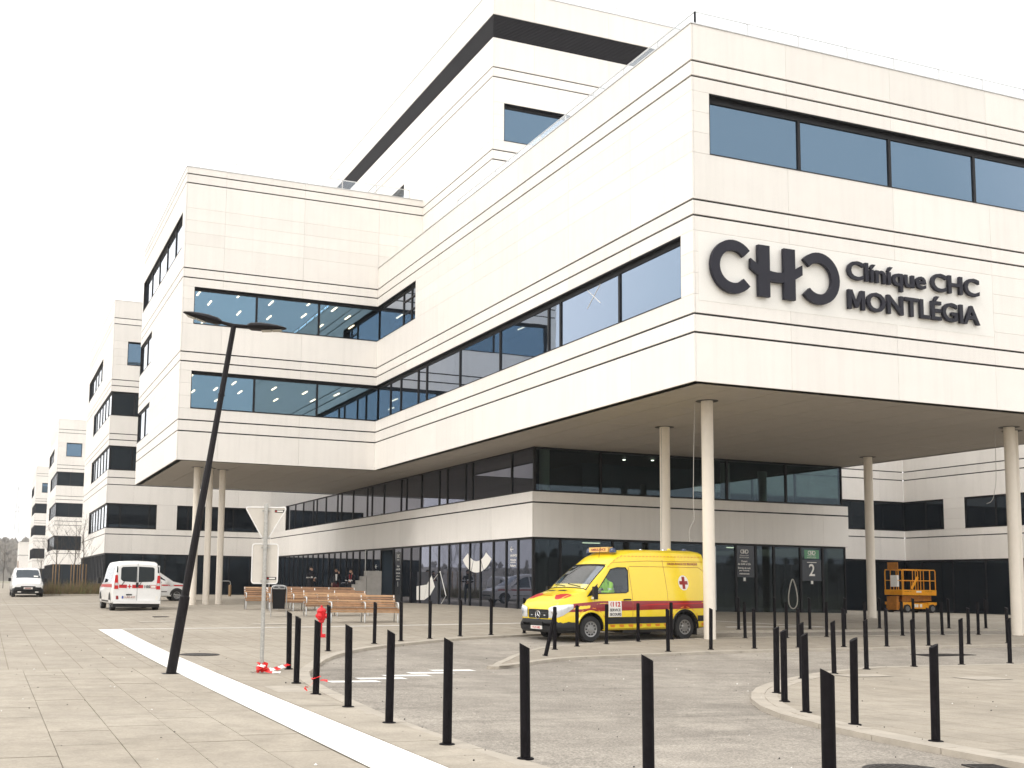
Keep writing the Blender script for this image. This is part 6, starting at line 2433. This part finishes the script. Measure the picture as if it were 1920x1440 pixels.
dw = amb.matrix_world @ Vector((2.12, -.42, .98))
drv = figure('person', 'driver in a bright yellow-green vest bent over inside the yellow ambulance', SIT, ['skin', 'hivis', 'navy', 'black'], 1.72, dw, ayaw + math.pi, bands=((.40, .43),))
b = MB().box((-.16, .13, .30), (.3, .30, .56)); 
wheel_b = MB()
wheel_b.tube([(1.50 + .05 * math.sin(2 * math.pi * k / 20), -.42 + .19 * math.cos(2 * math.pi * k / 20), 1.22 + .18 * math.sin(2 * math.pi * k / 20)) for k in range(21)], .016, 6)
wheel_b.build('steering_wheel', 'plasticblack', amb, smooth=60)
for yy in (-.45, .45):
    MB().box((2.14, yy - .24, .80), (2.30, yy + .24, 1.5)).box((1.75, yy - .24, .80), (2.2, yy + .24, .95)).build('seat', 'plasticblack', amb)


# ------------------------------------------------------------------ planting bed and young trees beyond the vans
bed = [(-13.15, 50.6), (-9.55, 50.2), (-9.25, 54.6), (-13.3, 54.6)]
bs = sheet('planting_bed', bed, 'soil', .03, fine=1)
tag(bs, 'raised bed of dry brown shrubs in front of the nearest wing', 'planting bed')
for a, c in zip(bed, bed[1:] + bed[:1]):
    A_, B_ = Vector(a), Vector(c)
    n = max(1, int((B_ - A_).length / 1.0))
    for k in range(n):
        p, q = A_ + (B_ - A_) * k / n, A_ + (B_ - A_) * (k + 1) / n
        t = (q - p).normalized()
        nn = Vector((-t.y, t.x)) * .07
        quad_piece('edging_stone', [p - nn + t * .005, q - nn - t * .005, q + nn - t * .005, p + nn + t * .005], .10, .2, 'kerb', bs)
rg = random.Random(21)
gb = MB()
for i in range(3000):
    x, y = rg.uniform(-13.0, -9.4), rg.uniform(50.4, 54.4)
    z = g(x, y) + .02
    h = rg.uniform(.3, .95) * (1.15 if rg.random() < .3 else .85)
    a = rg.uniform(0, 6.28)
    dx, dy = math.cos(a), math.sin(a)
    w = rg.uniform(.006, .016)
    bx_, by_ = rg.uniform(-.25, .25), rg.uniform(-.25, .25)
    gb.add([(x - dx * w, y - dy * w, z), (x + dx * w, y + dy * w, z), (x + bx_ * .5 + dx * w * .7, y + by_ * .5 + dy * w * .7, z + h * .6), (x + bx_ * .5 - dx * w * .7, y + by_ * .5 - dy * w * .7, z + h * .6), (x + bx_, y + by_, z + h)],
           [(0, 1, 2, 3), (3, 2, 4)], 0 if rg.random() < .82 else 1)
mat('greenblade', (.13, .17, .05), .85, noise=.3, nscale=6)
sh = gb.build('dry_shrubs', ['drygrass', 'greenblade'])
sh['kind'] = 'stuff'
tag(sh, 'low dry brown shrubs and grass filling the planting bed', 'shrubs')


def young_tree(x, y, h, seed, label, stakes=True):
    rt_ = random.Random(seed)
    z = g(x, y)
    e = empty('young_tree', (x, y, z), 0, label, 'tree', 'bare young trees along the wings')
    b = MB()
    pts = [Vector((0, 0, 0))]
    for k in range(1, 7):
        pts.append(Vector((rt_.uniform(-.04, .04) * k * .4, rt_.uniform(-.04, .04) * k * .4, h * .95 * k / 6)))
    b.tube(pts, [.045, .042, .037, .03, .022, .014, .006], 7)
    b.build('trunk', 'bark', e, smooth=60)
    b = MB()

    def branch(p, d, l, r, lev):
        q = [p]
        dd = d.copy()
        for k in range(4):
            dd = (dd + Vector((rt_.uniform(-.22, .22), rt_.uniform(-.22, .22), .16))).normalized()
            q.append(q[-1] + dd * l / 4)
        b.tube(q, [r, r * .8, r * .6, r * .45, r * .2], 4, caps=False)
        if lev < 2:
            for k in range(5 if lev == 0 else 4):
                t = rt_.uniform(.3, .95)
                i = min(3, int(t * 4))
                s_ = q[i].lerp(q[i + 1], t * 4 - i)
                a = rt_.uniform(0, 6.28)
                nd = (dd + Vector((math.cos(a), math.sin(a), .4)) * .8).normalized()
                branch(s_, nd, l * rt_.uniform(.35, .6), r * .5, lev + 1)
    for k in range(15):
        t = .36 + .58 * k / 15
        i = min(5, int(t * 6))
        s_ = pts[i].lerp(pts[i + 1], t * 6 - i)
        a = k * 2.4 + rt_.uniform(-.4, .4)
        branch(s_, Vector((math.cos(a), math.sin(a), .75)).normalized(), h * (.36 - .22 * t), .016 * (1.2 - t), 0)
    b.build('crown', 'bark', e)
    if stakes:
        for k, a in enumerate((0.4, 2.5, 4.6)):
            p = Vector((math.cos(a) * .22, math.sin(a) * .22, 0))
            MB().lathe([(.035, 0), (.035, 1.95), (.02, 1.98)], 8).build('stake', 'stake', e, tuple(p), smooth=40)
            MB().tube([p + Vector((0, 0, 1.75)), (0, 0, 1.75)], .014, 4).build('tie', 'plasticblack', e)
    return e


young_tree(-12.33, 52.5, 5.2, 1, 'bare staked young tree nearest the white delivery van')
young_tree(-11.2, 52.5, 5.0, 2, 'bare staked young tree in the middle of the planting bed')
young_tree(-10.62, 52.9, 5.6, 3, 'bare staked young tree close against the nearest wing')
young_tree(-12.0, 80.0, 4.8, 4, 'small bare tree further down the street before the second wing', False)
for k, (x, y) in enumerate(((-14.5, 120), (-15.5, 150), (-19.5, 170))):
    young_tree(x, y, 6.5 + k, 10 + k, ('small bare tree before the third wing', 'small bare tree far down the street beside the low end building', 'bare tree far down the street at the left edge')[k], False)

# ------------------------------------------------------------------ lattice mast on the hill
pe = empty('pylon', (9.0, 1080.0, 44), 0, 'faint lattice mast standing in the haze on the hill at the left', 'pylon')
b = MB()
hh = 44
for sx in (-1, 1):
    for sy in (-1, 1):
        b.tube([(sx * 2.2, sy * 2.2, 0), (sx * .5, sy * .5, hh)], .22, 4)
for k in range(10):
    z0, z1 = hh * k / 10, hh * (k + 1) / 10
    w0, w1 = 2.2 - 1.7 * k / 10, 2.2 - 1.7 * (k + 1) / 10
    for sx in (-1, 1):
        b.tube([(-sx * w0, -w0, z0), (sx * w1, -w1, z1)], .12, 4)
b.build('mast', 'pylon', pe)
for z, w in ((20, 5), (24, 4)):
    MB().tube([(-w, 0, z), (0, 0, z + .6), (w, 0, z)], .22, 4).build('arm', 'pylon', pe)

# ------------------------------------------------------------------ haze over the valley
hz = bpy.data.materials.new('haze')
hz.use_nodes = True
hn = hz.node_tree
hn.nodes.clear()
ho = hn.nodes.new('ShaderNodeOutputMaterial')
pv = hn.nodes.new('ShaderNodeVolumePrincipled')
pv.inputs['Color'].default_value = (.95, .95, .95, 1)
pv.inputs['Density'].default_value = .00034
pv.inputs['Anisotropy'].default_value = .2
hn.links.new(pv.outputs[0], ho.inputs['Volume'])
MATS['haze'] = hz
hb = MB().box((-1720, -1620, -1.5), (1720, 1710, 125))
ho_ = hb.build('haze', 'haze')
ho_['kind'] = 'stuff'
tag(ho_, 'thin winter haze lying over the street and the valley', 'haze')
